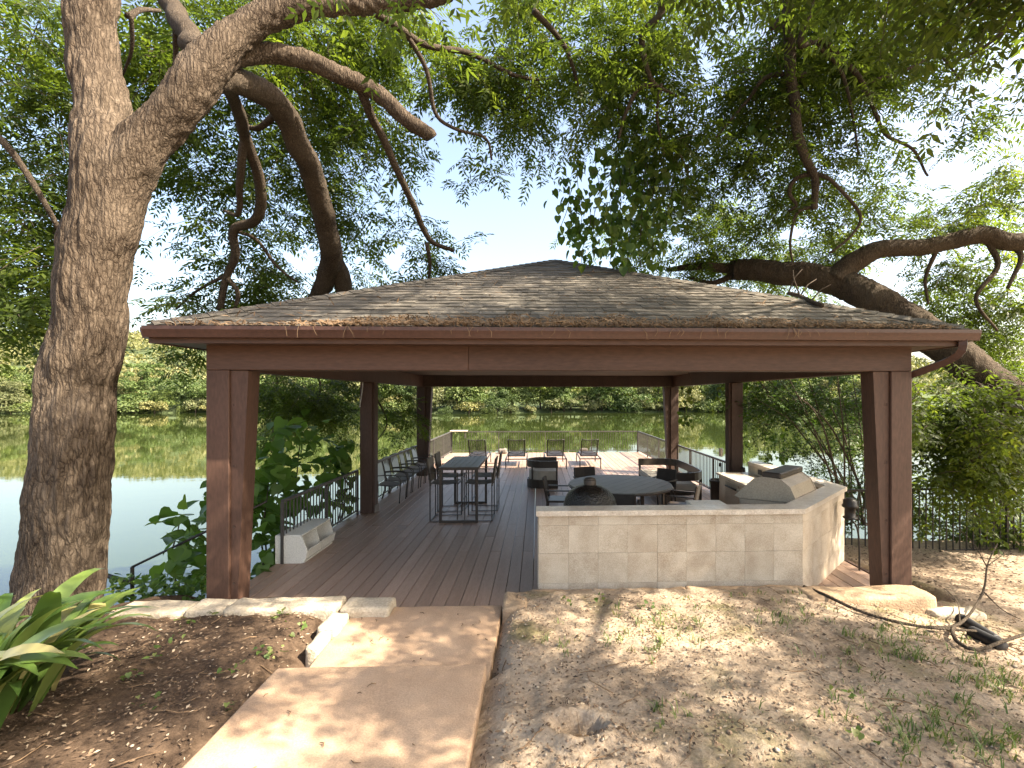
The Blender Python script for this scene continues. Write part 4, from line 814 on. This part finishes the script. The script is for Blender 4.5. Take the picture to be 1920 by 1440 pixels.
for keys, w0, w1 in [([(1500, -330, 6.8), (1485, -60, 7.2), (1478, 30, 7.4), (1482, 120, 7.6), (1494, 230, 7.8), (1512, 300, 8), (1526, 335, 8.1), (1528, 392, 8.2)], 30, 13), ([(1475, 25, 7.4), (1455, 45, 7.3), (1445, 55, 7.3)], 17, 9), ([(1524, 325, 8.1), (1492, 335, 8.2), (1480, 362, 8.3), (1495, 385, 8.3), (1478, 396, 8.4)], 10, 6),
        ([(1526, 325, 8.1), (1560, 340, 8), (1612, 400, 8), (1598, 440, 8), (1555, 475, 8.1)], 9, 5), ([(1528, 385, 8.2), (1495, 400, 8.3), (1482, 450, 8.3), (1486, 490, 8.4)], 8, 4), ([(1560, -330, 6.8), (1525, -20, 7.1), (1500, 80, 7.3), (1540, 75, 7.4), (1590, 120, 7.6), (1625, 170, 7.8), (1660, 250, 8), (1712, 282, 8.2), (1740, 330, 8.3)], 18, 5),
        ([(1530, 80, 7.4), (1570, 120, 7.6), (1585, 155, 7.7), (1600, 225, 7.8), (1610, 290, 7.9)], 10, 4), ([(1250, -260, 7), (1240, -30, 7.1), (1238, 25, 7.2), (1206, 65, 7.3), (1212, 120, 7.4), (1228, 158, 7.5), (1268, 180, 7.6)], 20, 5), ([(1228, 158, 7.5), (1195, 166, 7.6), (1172, 215, 7.7), (1160, 260, 7.8)], 11, 5),
        ([(1510, 140, 7.7), (1440, 145, 7.8), (1400, 190, 8), (1340, 260, 8.3)], 12, 4), ([(1625, 155, 7.8), (1700, 130, 7.9), (1760, 105, 8), (1800, 150, 8)], 9, 4), ([(1240, 158, 7.5), (1232, 215, 7.6), (1245, 290, 7.8)], 7, 3), ([(1850, 445, 9), (1870, 500, 8.9), (1830, 560, 8.8), (1870, 620, 8.7)], 16, 6), ([(1760, 458, 9.2), (1735, 520, 9.3), (1740, 570, 9.2)], 11, 5),
        ([(1880, 450, 9), (1915, 480, 8.8), (1890, 540, 8.7)], 18, 8), ([(1400, 508, 10.8), (1330, 500, 11.2), (1250, 505, 11.8)], 26, 8), ([(1385, 506, 10.9), (1340, 530, 11.2), (1290, 520, 11.6)], 16, 5), ([(2060, -150, 7.2), (1880, 60, 7.6), (1780, 120, 7.9)], 16, 4)]:
    limb(lean, [P(*k) for k in keys], WR((w0, w1)), 'branch', 10, 0, .06, 'bark_dark')
cl = [(1120, 60, 7.5, 110, 100, 120), (1130, 190, 7.8, 80, 90, 80), (1260, 60, 7.5, 110, 100, 130), (1250, 190, 8, 110, 100, 110), (1390, 60, 7.5, 110, 100, 130), (1380, 200, 8, 110, 100, 130), (1520, 60, 7.5, 110, 100, 120), (1530, 200, 8, 120, 100, 120), (1650, 60, 7.8, 110, 90, 125), (1660, 180, 8, 90, 80, 75), (1790, 60, 8, 60, 90, 60), (1800, 180, 8, 45, 70, 36),
      (1180, 330, 9, 100, 80, 75), (1300, 320, 9, 110, 90, 80), (1430, 330, 9, 110, 90, 90), (1550, 330, 9, 100, 90, 90), (1660, 330, 9, 80, 80, 62), (1770, 330, 8.7, 80, 100, 75), (1860, 350, 8.5, 60, 70, 60), (1740, 400, 9, 90, 50, 60), (1860, 400, 9.5, 80, 60, 60), (1130, 430, 11, 90, 50, 70), (1250, 430, 11, 100, 60, 90), (1370, 430, 11, 100, 60, 90), (1480, 440, 11, 90, 50, 90), (1600, 430, 11, 70, 40, 44),
      (1330, 500, 12, 110, 30, 60), (1430, 545, 12.5, 70, 25, 40), (1700, 520, 10, 90, 40, 40), (1790, 540, 9.8, 90, 60, 80), (1880, 560, 9.5, 60, 80, 75), (1870, 680, 9.5, 60, 70, 60), (1800, 640, 10, 60, 50, 46), (1890, 250, 9, 30, 50, 18)]
crown(lean, clusters(cl, 5, .9, .54, .9), 13)
# the part of the crown that shades the yard from above
r_ = random.Random(9); sh = []
def shade_for(gx_, gy_, gz_, h0, h1, n, sp):                    # leaves that stand between a spot and the sun
    for _ in range(n):
        t = r_.uniform(h0, h1) / -SUN_DIR.z; q = Vector((gx_, gy_, gz_)) - SUN_DIR * t; sh.append(q + Vector((r_.gauss(0, sp), r_.gauss(0, sp), r_.gauss(0, sp * .5))))
for _ in range(52): shade_for(r_.uniform(-6.5, 8), r_.uniform(1.4, 8), .3, 5.5, 7.5, r_.randint(24, 44), .30)
for _ in range(90): shade_for(r_.uniform(-4, 5.5), r_.uniform(5.0, 14), 3.6, 5.0, 8, r_.randint(10, 18), .4)
sh = [q for q in sh if q.z > 4.2 and not (q.y > 2 and abs((q.x / q.y)) < 1.15 and (q.z - EYE) / q.y < .9)]
crown(lean, sh, 14, 'upper_crown', leaf=.34, ll=.14, tl=(.5, .9), nl=7, pairs=4)
for _ in range(6):
    q = r_.choice(sh); e = Vector((max(q.x, 6), q.y + r_.uniform(-1, 1), q.z + 1.0)); limb(lean, [Vector((9.2, 6.6, 6.5)), (Vector((9.2, 6.6, 6.5)) + e) / 2 + Vector((0, 0, .6)), e, q], [.06, .04, .02, .008], 'branch', 8, 0, .3, 'bark_dark')

# ---- heart leaved vine hanging in front of the roof's tree gap
def heart(l):                                                    # broad leaf with a folded midrib, stem at origin, tip along +y
    o = [(0, 0), (.30, -.10), (.50, .12), (.46, .42), (.26, .75), (0, 1.05)]
    vv = [(0, 0, 0), (0, .35, -.02), (0, .7, -.03), (0, 1.05, -.14)] + [(x, y, .10 * (x / .5) - .10 * max(0, y - .5)) for x, y in o[1:5]] + [(-x, y, .10 * (x / .5) - .10 * max(0, y - .5)) for x, y in o[1:5]]
    ff = [(0, 4, 5, 1), (1, 5, 6, 2), (2, 6, 7, 3), (0, 1, 9, 8), (1, 2, 10, 9), (2, 3, 11, 10)]
    return np.array(vv) * l, np.array(ff)
def heart_field(pts, seed, lmin, lmax, down=.6):
    r = np.random.default_rng(seed); V = []; Q = []; A = []; v0, f0 = heart(1.0)
    for i, p in enumerate(pts):
        l = r.uniform(lmin, lmax); Mx = Matrix.Rotation(r.uniform(0, 6.28), 3, 'Z') @ Matrix.Rotation(r.normal(-down, .45), 3, 'X') @ Matrix.Rotation(r.normal(0, .4), 3, 'Y')
        V.append((v0 * l) @ np.array(Mx).T + np.array(p)); Q.append(f0 + 12 * i); A += [r.random()] * 12
    return np.concatenate(V), np.concatenate(Q), A
vn = thing('hanging_vine', 'heart leaved vine hanging in strands in front of the tree gap above the roof', 'vine', P(1180, 520, 8.6)); pts = []; rv = random.Random(21)
for px, t0, t1 in ((1060, 330, 450), (1085, 300, 480), (1120, 270, 490), (1150, 200, 500), (1180, 240, 510), (1205, 180, 480), (1230, 220, 470), (1258, 190, 440), (1290, 240, 400), (1160, 300, 505), (1100, 360, 500), (1210, 300, 515), (1420, 190, 270), (1465, 170, 255)):
    keys = [P(px + rv.uniform(-8, 8) + 6 * math.sin(k), t0 + (t1 - t0) * k / 5, 8.5) for k in range(6)]
    MB().tube([k - vn.location for k in keys], .006, 5).build('stem', M['twig'], vn)
    for k in range(int((t1 - t0) / 3.2)): q = P(px + rv.gauss(0, 14), rv.uniform(t0, t1), 8.5 + rv.gauss(0, .25)); pts.append(tuple(q - vn.location))
V, Q, A = heart_field(pts, 5, .09, .17, 1.0); stuff(ob('leaves', np_mesh('leaves', V, Q, A), M['vine'], vn))
# vine strands hanging beside the right posts
vs_ = thing('hanging_vine', 'thin leafy vine strands dangling behind the dark right post over the water', 'vine', P(1440, 700, 11)); pts = []
for px, t0, t1 in ((1290, 715, 800), (1395, 700, 850), (1425, 705, 800), (1440, 750, 870), (1468, 770, 868), (1410, 700, 790), (1455, 700, 780), (1352, 715, 760)):
    keys = [P(px + 8 * math.sin(k * 1.3), t0 - 20 + (t1 - t0 + 20) * k / 5, 11) for k in range(6)]; MB().tube([k - vs_.location for k in keys], .005, 5).build('stem', M['twig'], vs_)
    for k in range(int((t1 - t0) / 3)): q = P(px + rv.gauss(0, 7), rv.uniform(t0, t1), 11 + rv.gauss(0, .1)); pts.append(tuple(q - vs_.location))
V, Q, A = heart_field(pts, 6, .08, .13, 1.2); stuff(ob('leaves', np_mesh('leaves', V, Q, A), M['vine'], vs_))

# ---- thicket between bar and corner post, shrub beyond the corner post
def shrub(name, label, base, stems, cl, seed, mat_='leaf', dj=.5, **kw):
    s = thing(name, label, 'shrub', base)
    for keys, r0 in stems: limb(s, [P(*k) for k in keys], [r0, r0 * .35], 'stem', 7, 0, .1, 'twig')
    crown(s, clusters(cl, seed, dj), seed, 'foliage', mat_, **kw); return s
stm = []
for i in range(15):
    x = 1600 + rv.uniform(-30, 40); d = 9.4 + rv.uniform(-.5, .8); tx = 1420 + 14 * i + rv.uniform(-25, 25); ty = 700 + rv.uniform(-10, 60); stm.append(([(x, 985, d), (x * .7 + tx * .3 + 12, 900, d), (x * .35 + tx * .65 + 10, 800, d), (tx, ty, d)], rv.uniform(.013, .03)))
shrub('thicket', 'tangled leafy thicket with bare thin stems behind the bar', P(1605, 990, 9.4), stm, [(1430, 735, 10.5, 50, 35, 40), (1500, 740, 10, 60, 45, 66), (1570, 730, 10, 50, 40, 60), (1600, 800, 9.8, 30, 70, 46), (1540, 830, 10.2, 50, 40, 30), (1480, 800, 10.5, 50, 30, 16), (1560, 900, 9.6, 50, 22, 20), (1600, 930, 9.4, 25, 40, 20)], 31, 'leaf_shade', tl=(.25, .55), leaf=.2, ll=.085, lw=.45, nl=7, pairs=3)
stm = [([(1850 + 30 * i, 1010, 8.8), (1800 + 32 * i, 900, 8.3), (1745 + 36 * i, 800 - 8 * i, 7.9)], .022) for i in range(5)]
shrub('shrub', 'big leafy shrub pressing against the fence beyond the corner post', P(1860, 1010, 8.8), stm, [(1760, 780, 7.8, 60, 45, 50), (1830, 770, 7.8, 80, 60, 90), (1890, 830, 7.8, 60, 70, 80), (1780, 850, 8, 70, 45, 55), (1850, 890, 8, 70, 40, 50), (1740, 920, 9.3, 40, 60, 34), (1800, 960, 9.4, 60, 50, 50), (1880, 980, 9.4, 50, 40, 44), (1720, 740, 7.2, 28, 20, 12), (1715, 800, 7.0, 20, 15, 7)], 32, 'leaf', tl=(.3, .6), leaf=.30, ll=.13, lw=.42, nl=7, pairs=3)

# ---- broad leaved plant over the railing on the water side
bl = thing('broad_leaved_shrub', 'lush shrub with big heart shaped leaves outside the left railing', 'shrub', P(470, 1090, 7.2)); v0, f0 = heart(1.0); hm = np_mesh('leaf', v0, f0, smooth=True); hm.materials.append(M['bigleaf'])
cl = [(560, 810, 9.6, 50, 30, 24), (520, 850, 9.0, 60, 45, 46), (600, 850, 9.6, 60, 40, 50), (500, 920, 8.4, 60, 50, 60), (560, 910, 9.0, 70, 50, 60), (640, 880, 10, 30, 40, 24), (430, 960, 7.8, 60, 50, 40), (350, 985, 7.0, 45, 40, 24), (330, 1040, 6.8, 50, 35, 26), (480, 1010, 7.8, 40, 50, 40), (370, 1075, 6.7, 30, 22, 14), (490, 1070, 7.4, 25, 30, 16), (630, 935, 9.6, 40, 25, 20)]
pp = []
for p in clusters(cl, 41, .35):
    p.x = min(p.x, LRX - .12) if p.y > 5.9 else p.x
    pp.append(p)
rl = random.Random(42); rl.shuffle(pp); mass = []
for i, p in enumerate(pp):
    if i < 290:
        o = ob('leaf', hm, None, bl); s = rl.uniform(.16, .30); o.scale = (s, s, s); o.location = p - bl.location; o.rotation_euler = (rl.gauss(-.55, .4), rl.gauss(0, .35), rl.uniform(0, 6.28))
    else: mass.append(tuple(p - bl.location))
V, Q, A = heart_field(mass, 8, .16, .28, .6); stuff(ob('leaf_mass', np_mesh('leaf_mass', V, Q, A, True), M['bigleaf_a'], bl))
for i in range(16):
    p = rl.choice(pp); limb(bl, [Vector((p.x * .5 + bl.location.x * .5, p.y * .7 + 7.4 * .3, -1.2)), (p + Vector((p.x, p.y, -1))) / 2 + Vector((-.1, 0, 0)), p], [.02, .008], 'stem', 6, 0, .15, 'twig')
# low ground cover at the top of the bank
gc_ = [P(rl.uniform(205, 390), rl.uniform(1075, 1125), rl.uniform(5.9, 6.6)) for _ in range(260)]
V, Q, A = heart_field([tuple(p) for p in gc_], 9, .05, .09, .4); o = stuff(ob('ground_cover', np_mesh('ground_cover', V, Q, A), M['bigleaf_a'])); o['label'] = 'small leafy ground cover along the top of the bank'; o['category'] = 'ground cover'

# ---- strap leaved plant at the left edge
spn = thing('strap_leaved_plant', 'clump of arching green strap leaves beside the big trunk', 'plant', (-3.95, 3.15, gz(-3.95, 3.15)))
def strap(L, W_, arch, seed):
    r = random.Random(seed); n = 12; vv = []; ff = []; a0 = r.uniform(1.1, 1.5); p = Vector((0, 0, 0)); tw = r.uniform(-.5, .5)
    for i in range(n + 1):
        t = i / n; a = a0 - arch * t * t * 1.1; w = W_ * (math.sin(math.pi * (.12 + .88 * t) ** .8) ** .75 if t < 1 else 0) * (.35 + .65 * min(1, t * 3)); s = Vector((math.cos(tw * t), 0, math.sin(tw * t))) * w
        vv += [p - s + Vector((0, 0, .25 * w)), p.copy(), p + s + Vector((0, 0, .25 * w))]; p = p + Vector((0, math.cos(a), math.sin(a))) * (L / n)
    for i in range(n):
        for k in (0, 1): ff.append((i * 3 + k, i * 3 + k + 1, i * 3 + 4 + k, i * 3 + 3 + k))
    me = np_mesh('leaf', [tuple(v) for v in vv], ff, smooth=True); me.materials.append(M['strap']); return me
sm_ = [strap(rl.uniform(.8, 1.12), rl.uniform(.06, .09), rl.uniform(1.1, 2.5), i) for i in range(14)]
for i in range(165):
    o = ob('leaf', sm_[i % 14], None, spn); a = rl.uniform(0, 6.28); q = math.sqrt(rl.random()) * .42; x, y = q * math.cos(a), q * math.sin(a) * 1.7
    o.location = (x, y, gz(-3.95 + x, 3.15 + y) - spn.location.z - .02); o.rotation_euler = (rl.gauss(0, .12), rl.gauss(0, .12), a - math.pi / 2 + rl.gauss(0, .6)); s = rl.uniform(.75, 1.1); o.scale = (s, s, s)

# ================================================================ FAR BANK
def far_mesh(seed, lobes, h, wd, n, sz):
    r = np.random.default_rng(seed); P_, N_ = [], []
    for i in range(lobes):
        t = r.random(); c = np.array([r.normal(0, wd * .27), r.normal(0, wd * .2), h * (.16 + .72 * t)]); rad = wd * (.2 + .16 * r.random()) * (1.15 - .55 * t)
        d = nrm(r.normal(0, 1, (n // lobes, 3))); d[:, 2] = np.where(d[:, 2] < -.35, -d[:, 2], d[:, 2]); P_.append(c + d * rad * np.array([1, 1, .8]) * r.uniform(.72, 1.04, (len(d), 1))); N_.append(d)
    p = np.concatenate(P_); d = nrm(np.concatenate(N_) + r.normal(0, .55, p.shape)); m = len(p); a = nrm(np.cross(d, r.normal(0, 1, p.shape))); b_ = np.cross(d, a); s = sz * r.uniform(.5, 1.2, (m, 1))
    V = np.stack([p - a * s, p + b_ * s * .55, p + a * s, p - b_ * s * .55], 1).reshape(-1, 3); return V, np.arange(4 * m).reshape(-1, 4), np.repeat(np.clip(r.normal(.5, .22, m), 0, 1), 4)
protos = []
kinds = [('far_a', 'rounded mid green tree on the far bank'), ('far_b', 'pale olive tree with drooping crown on the far bank'), ('far_c', 'dark green tree on the far bank'), ('far_a', 'tall narrow green tree on the far bank'), ('far_b', 'low spreading olive shrub at the far waterline'), ('far_c', 'low dark shrub overhanging the far waterline')]
for i, (mk, l) in enumerate(kinds):
    h, wd = [(11, 10), (12, 9), (10, 10), (15, 7), (4.2, 7), (4, 7)][i]; V, Q, A = far_mesh(60 + i, [22, 24, 20, 24, 12, 12][i], h, wd, [5200, 5200, 4800, 5200, 2200, 2200][i], .34); me = np_mesh('crown', V, Q, A); me.materials.append(M[mk])
    tm = MB().tube([(0, 0, -1.5), (.15, 0, h * .3), (0, .1, h * .7)], [.22, .17, .06], 6).mesh('trunk'); tm.materials.append(M['bark'] if i % 2 else M['twig']); protos.append((me, tm, l, h))
rf_ = random.Random(77)
def far_tree(k, x, y, s):
    me, tm, l, h = protos[k]; nm = 'far_shrub' if k > 3 else 'far_tree'
    t = thing(nm, l, 'shrub' if k > 3 else 'tree', (x, y, max(hill_z(x, y), WATER + .1) - .2), rf_.uniform(0, 6.28), 'far bank: ' + l.split(' on the')[0].split(' at the')[0].split(' overh')[0] + 's'); t.scale = (s, s * rf_.uniform(.9, 1.1), s * rf_.uniform(.85, 1.15)); ob('crown', me, None, t); ob('trunk', tm, None, t)
x = -168
while x < 112:
    far_tree(rf_.choice((4, 4, 4, 5)), x, shore_y(x) + rf_.uniform(1.0, 4), rf_.uniform(.45, 1.3)); x += rf_.uniform(3.2, 7.5)
x = -170
while x < 114: far_tree(rf_.choice((0, 0, 1, 1, 2, 3)), x, shore_y(x) + rf_.uniform(3.5, 9), rf_.uniform(.6, 1.2)); x += rf_.uniform(4, 6.5)
x = -176
while x < 120: far_tree(rf_.choice((0, 1, 2, 2, 3)), x, shore_y(x) + rf_.uniform(15, 24), rf_.uniform(.9, 1.3)); x += rf_.uniform(5.5, 9)
# the wood on the hillside behind, one mass
rw = np.random.default_rng(88); n = 2600; hx_ = rw.uniform(-290, 210, n); hy_ = SH + 24 + 150 * rw.random(n) ** .8; hz_ = np.array([hill_z(a, c) for a, c in zip(hx_, hy_)])
per = 52; c = np.repeat(np.stack([hx_, hy_, hz_ + 3.2], -1), per, 0); rad = np.repeat(rw.uniform(2.6, 4.6, n), per)[:, None]; d = nrm(rw.normal(0, 1, (n * per, 3))); d[:, 2] = np.abs(d[:, 2]) * 1.0 - .1
p = c + d * rad * np.array([1, 1, 1.05]) * rw.uniform(.75, 1.05, (n * per, 1)); dn = nrm(d + rw.normal(0, .5, d.shape)); a = nrm(np.cross(dn, rw.normal(0, 1, d.shape))); b_ = np.cross(dn, a); s = rw.uniform(.4, .95, (n * per, 1))
V = np.stack([p - a * s, p + b_ * s * .6, p + a * s, p - b_ * s * .6], 1).reshape(-1, 3); A = np.repeat(np.clip(np.repeat(rw.normal(.5, .2, n), per) + rw.normal(0, .12, n * per), 0, 1), 4)
hw_ = stuff(ob('hillside_wood', np_mesh('hillside_wood', V, np.arange(len(V)).reshape(-1, 4), A), M['far_b'])); hw_['label'] = 'dense wood covering the hillside beyond the lake'; hw_['category'] = 'wood'

# ================================================================ YARD DETAIL
rd = random.Random(99)
def yard(n, x0, x1, y0, y1, keep):
    out = []
    while len(out) < n:
        x, y = rd.uniform(x0, x1), rd.uniform(y0, y1)
        if -2.2 < x < -.36 and y < 5.5: continue
        if rd.random() < keep(x, y): out.append((x, y, gz(x, y)))
    return out
# pebbles and clods
def pebbles(name, pts, smin, smax, mm, label, cat):
    ico = bmesh.new(); bmesh.ops.create_icosphere(ico, subdivisions=1, radius=1); bv = np.array([v.co[:] for v in ico.verts]); bf = np.array([[v.index for v in f.verts] for f in ico.faces]); ico.free(); V = []; Q = []
    for i, p in enumerate(pts):
        s = rd.uniform(smin, smax) * (1 if rd.random() < .9 else 1.7); k = bv * np.array([s * rd.uniform(.8, 1.4), s * rd.uniform(.8, 1.3), s * rd.uniform(.45, .8)]) * (1 + .25 * np.array([noise.noise(Vector(v) * 1.5 + Vector((i, 0, 0))) for v in bv]))[:, None]
        a = rd.uniform(0, 6.28); k = k @ np.array(Matrix.Rotation(a, 3, 'Z')).T; V.append(k + np.array(p) + np.array([0, 0, s * .25 + .008])); Q.append(bf + len(bv) * i)
    o = stuff(ob(name, np_mesh(name, np.concatenate(V), np.concatenate(Q)), mm)); o['label'] = label; o['category'] = cat
pebbles('gravel', yard(520, -5, 6, 2.3, 5.2, lambda x, y: 1 if x > -.3 else .07), .004, .012, M['pebble'], 'scattered pale pebbles on the bare soil', 'gravel')
M['clod'] = surf('soil_clod', (.16, .10, .065), (.36, .26, .18), 12, .95, (1, 1, 1), .5, .004, 90)
pebbles('soil_clods', yard(4200, -.3, 6, 2.2, 5.2, lambda x, y: 1), .003, .011, M['clod'], 'loose crumbs of soil and mulch over the yard', 'soil')
# leaf litter, bark chips and straws
V, Qs = [], []
for x, y, z in yard(12500, -6, 6.5, 2.1, 5.3, lambda x, y: (.55 + .6 * noise.noise(Vector((x * 1.3, y * 1.3, 4)))) * (1 if x < -.3 else .55)) + yard(3500, 4.9, 9.5, 5.3, 8.6, lambda x, y: 1):
    l, w_ = rd.uniform(.012, .05) * (1.6 if y > 5.4 else 1), rd.uniform(.003, .010) * (1.8 if y > 5.4 else 1); a = rd.uniform(0, 6.28); d = Vector((math.cos(a), math.sin(a), rd.uniform(-.15, .3))) * l / 2; s_ = Vector((-math.sin(a), math.cos(a), rd.uniform(-.5, .5))) * w_; c = Vector((x, y, z + .016 + rd.uniform(0, .012))); k = len(V)
    V += [tuple(c - d), tuple(c + s_ + Vector((0, 0, .004))), tuple(c + d), tuple(c - s_)]; Qs.append((k, k + 1, k + 2, k + 3))
me = np_mesh('leaf_litter', V, Qs, np.repeat(rng.random(len(Qs)), 4)); m, t, b = nodes('litter_mix'); t.links.new(ramp(t, attr(t), [(0, (.035, .022, .014)), (.45, (.10, .062, .038)), (.8, (.22, .15, .095)), (1, (.46, .37, .27))]), b.inputs['Base Color']); b.inputs['Roughness'].default_value = .9
o = stuff(ob('leaf_litter', me, m)); o['label'] = 'dry leaf litter and bark chips strewn over the soil'; o['category'] = 'leaf litter'
# twigs
tb = MB()
for _ in range(46):                                              # bits blown onto the path
    x, y = rd.uniform(-2.0, -.5), rd.uniform(2.3, 5.2); zt = .152 if y > 3.92 else .302; a = rd.uniform(0, 6.28); l = rd.uniform(.015, .07); tb.tube([(x, y, zt), (x + l * .5 * math.cos(a), y + l * .5 * math.sin(a), zt + .004), (x + l * math.cos(a + .5), y + l * math.sin(a + .5), zt)], [.003, .005, .002], 4)
for x, y, z in yard(150, -5, 6.3, 2.2, 5.2, lambda x, y: 1):
    a = rd.uniform(0, 6.28); l = rd.uniform(.08, .34); d = Vector((math.cos(a), math.sin(a), 0)); s_ = Vector((-d.y, d.x, 0)); p = [Vector((x, y, 0)) + d * l * t_ + s_ * rd.uniform(-.03, .03) for t_ in (0, .33, .66, 1)]
    tb.tube([Vector((q.x, q.y, gz(q.x, q.y) + .02)) for q in p], [.005, .0045, .003, .002], 5)
o = stuff(tb.build('fallen_twigs', M['dry'])); o['label'] = 'small fallen twigs lying on the soil'; o['category'] = 'twigs'
# grass tufts and seedlings
V, Qs, A = [], [], []
def tuft(x, y, n, h, sp):
    z = gz(x, y)
    for _ in range(n):
        bx, by = x + rd.gauss(0, sp), y + rd.gauss(0, sp); a = rd.uniform(0, 6.28); d = Vector((math.cos(a), math.sin(a), 0)); hh = h * rd.uniform(.5, 1.2); w_ = rd.uniform(.0025, .005); s_ = Vector((-d.y, d.x, 0)) * w_; p0 = Vector((bx, by, z)); p1 = p0 + Vector((0, 0, hh * .6)) + d * hh * .25; p2 = p0 + Vector((0, 0, hh * .8)) + d * hh * .8; k = len(V); g = rd.random()
        V.extend(tuple(v) for v in (p0 - s_, p0 + s_, p1 + s_, p1 - s_, p2 + s_ * .2, p2 - s_ * .2)); Qs.extend([(k, k + 1, k + 2, k + 3), (k + 3, k + 2, k + 4, k + 5)]); A.extend([g] * 6)
for px, py, rx, ry, n in ((1240, 1190, 90, 40, 40), (1290, 1170, 60, 25, 22), (1480, 1165, 80, 30, 20), (1690, 1215, 110, 45, 60), (1850, 1280, 70, 40, 40), (1750, 1390, 80, 45, 40), (1860, 1410, 60, 30, 26), (1600, 1330, 100, 50, 18), (1060, 1200, 60, 30, 8), (1270, 1350, 40, 40, 7), (1430, 1125, 60, 12, 10)):
    for _ in range(n): q = G(px + rx * rd.gauss(0, .6), py + ry * rd.gauss(0, .6), .22); tuft(q.x, q.y, rd.randint(3, 11), rd.uniform(.035, .10), .026)
o = stuff(ob('grass', np_mesh('grass', V, Qs, A), M['grass'])); o['label'] = 'sparse green grass tufts growing in the dry soil'; o['category'] = 'grass'
seeds = [q for q in [G(*k, .25) for k in ((520, 1160), (345, 1165), (325, 1205), (510, 1060 + 165), (440, 1270), (250, 1275), (495, 1225), (610, 1150), (300, 1240), (275, 1345), (435, 1325), (395, 1150), (560, 1170), (530, 1150), (1215, 1145), (1610, 1400), (1585, 1325), (1120, 1130), (1063, 1135))]]
pts = []
for q in seeds:
    for _ in range(rd.randint(5, 9)): pts.append((q.x + rd.gauss(0, .04), q.y + rd.gauss(0, .04), gz(q.x, q.y) + rd.uniform(.03, .09)))
V, Q, A = heart_field(pts, 15, .025, .05, .2); o = stuff(ob('seedlings', np_mesh('seedlings', V, Q, A), M['grass'])); o['label'] = 'small green seedlings sprouting from the soil and mulch'; o['category'] = 'seedlings'
# fallen branch, drain pipes, roots by the burrow
fb = thing('fallen_branch', 'long bare fallen branch lying from the stone curb towards the drain pipes', 'branch', G(1700, 1190, .15)); L0 = fb.location
def gp_(px, py, up=.03, z=.15): q = G(px, py, z); return Vector((q.x, q.y, max(gz(q.x, q.y), z - .12) + up)) - L0
for keys, r0, r1 in (([gp_(1508, 1092, .06, .27), gp_(1545, 1125, .05, .22), gp_(1600, 1160), gp_(1660, 1180), gp_(1740, 1190, .05), gp_(1830, 1190, .09)], .02, .012), ([gp_(1740, 1190, .05), gp_(1800, 1178, .1), gp_(1842, 1130, .22), gp_(1852, 1090, .34), gp_(1870, 1065, .45)], .016, .006), ([gp_(1790, 1180, .08), gp_(1786, 1200, .06), gp_(1800, 1225, .05), gp_(1832, 1236, .05), gp_(1880, 1218, .09), gp_(1925, 1198, .13)], .019, .013),
        ([gp_(1845, 1128, .22), gp_(1880, 1160, .2), gp_(1915, 1180, .2)], .008, .004), ([gp_(1800, 1178, .1), gp_(1795, 1140, .16), gp_(1772, 1120, .2)], .008, .003), ([gp_(1850, 1095, .34), gp_(1825, 1060, .42), gp_(1790, 1030, .5)], .007, .003), ([gp_(1850, 1095, .34), gp_(1890, 1075, .42)], .006, .003)):
    p = smooth_path(keys, .06); MB().tube(p, lerp_r([r0, r1], len(p)), 8).build('bough', M['dry_branch'] if 'dry_branch' in M else M['bark_dark'], fb)
for i, (a, c, l) in enumerate((((1800, 1160), (1868, 1205), 'black corrugated drain pipe half buried beside the fallen branch'), ((1822, 1190), (1880, 1225), 'black corrugated drain pipe under the forked end of the fallen branch'))):
    p, q = G(*a, .1), G(*c, .1); dpp = thing('drain_pipe', l, 'pipe', (p.x, p.y, gz(p.x, p.y))); pa = [Vector((0, 0, .04)).lerp(Vector((q.x - p.x, q.y - p.y, gz(q.x, q.y) - gz(p.x, p.y) + .03)), k / 40) for k in range(41)]
    MB().tube(pa, [.055 + (.006 if k % 2 else -.003) for k in range(41)], 16).build('pipe_wall', M['rubber'], dpp)
rt_ = thing('root', 'gnarled dry root arching over the burrow in the dirt', 'root', G(1110, 1365, .25)); L0 = rt_.location
p = smooth_path([gp_(1062, 1362, .03, .25), gp_(1090, 1362, .05, .25), gp_(1125, 1368, .05, .25), gp_(1165, 1385, .03, .25), gp_(1185, 1395, .01, .25)], .03); MB().tube(p, lerp_r([.012, .02, .02, .012, .006], len(p)), 8, disp=barkdisp(.006, 20)).build('root_wood', M['dry'], rt_)
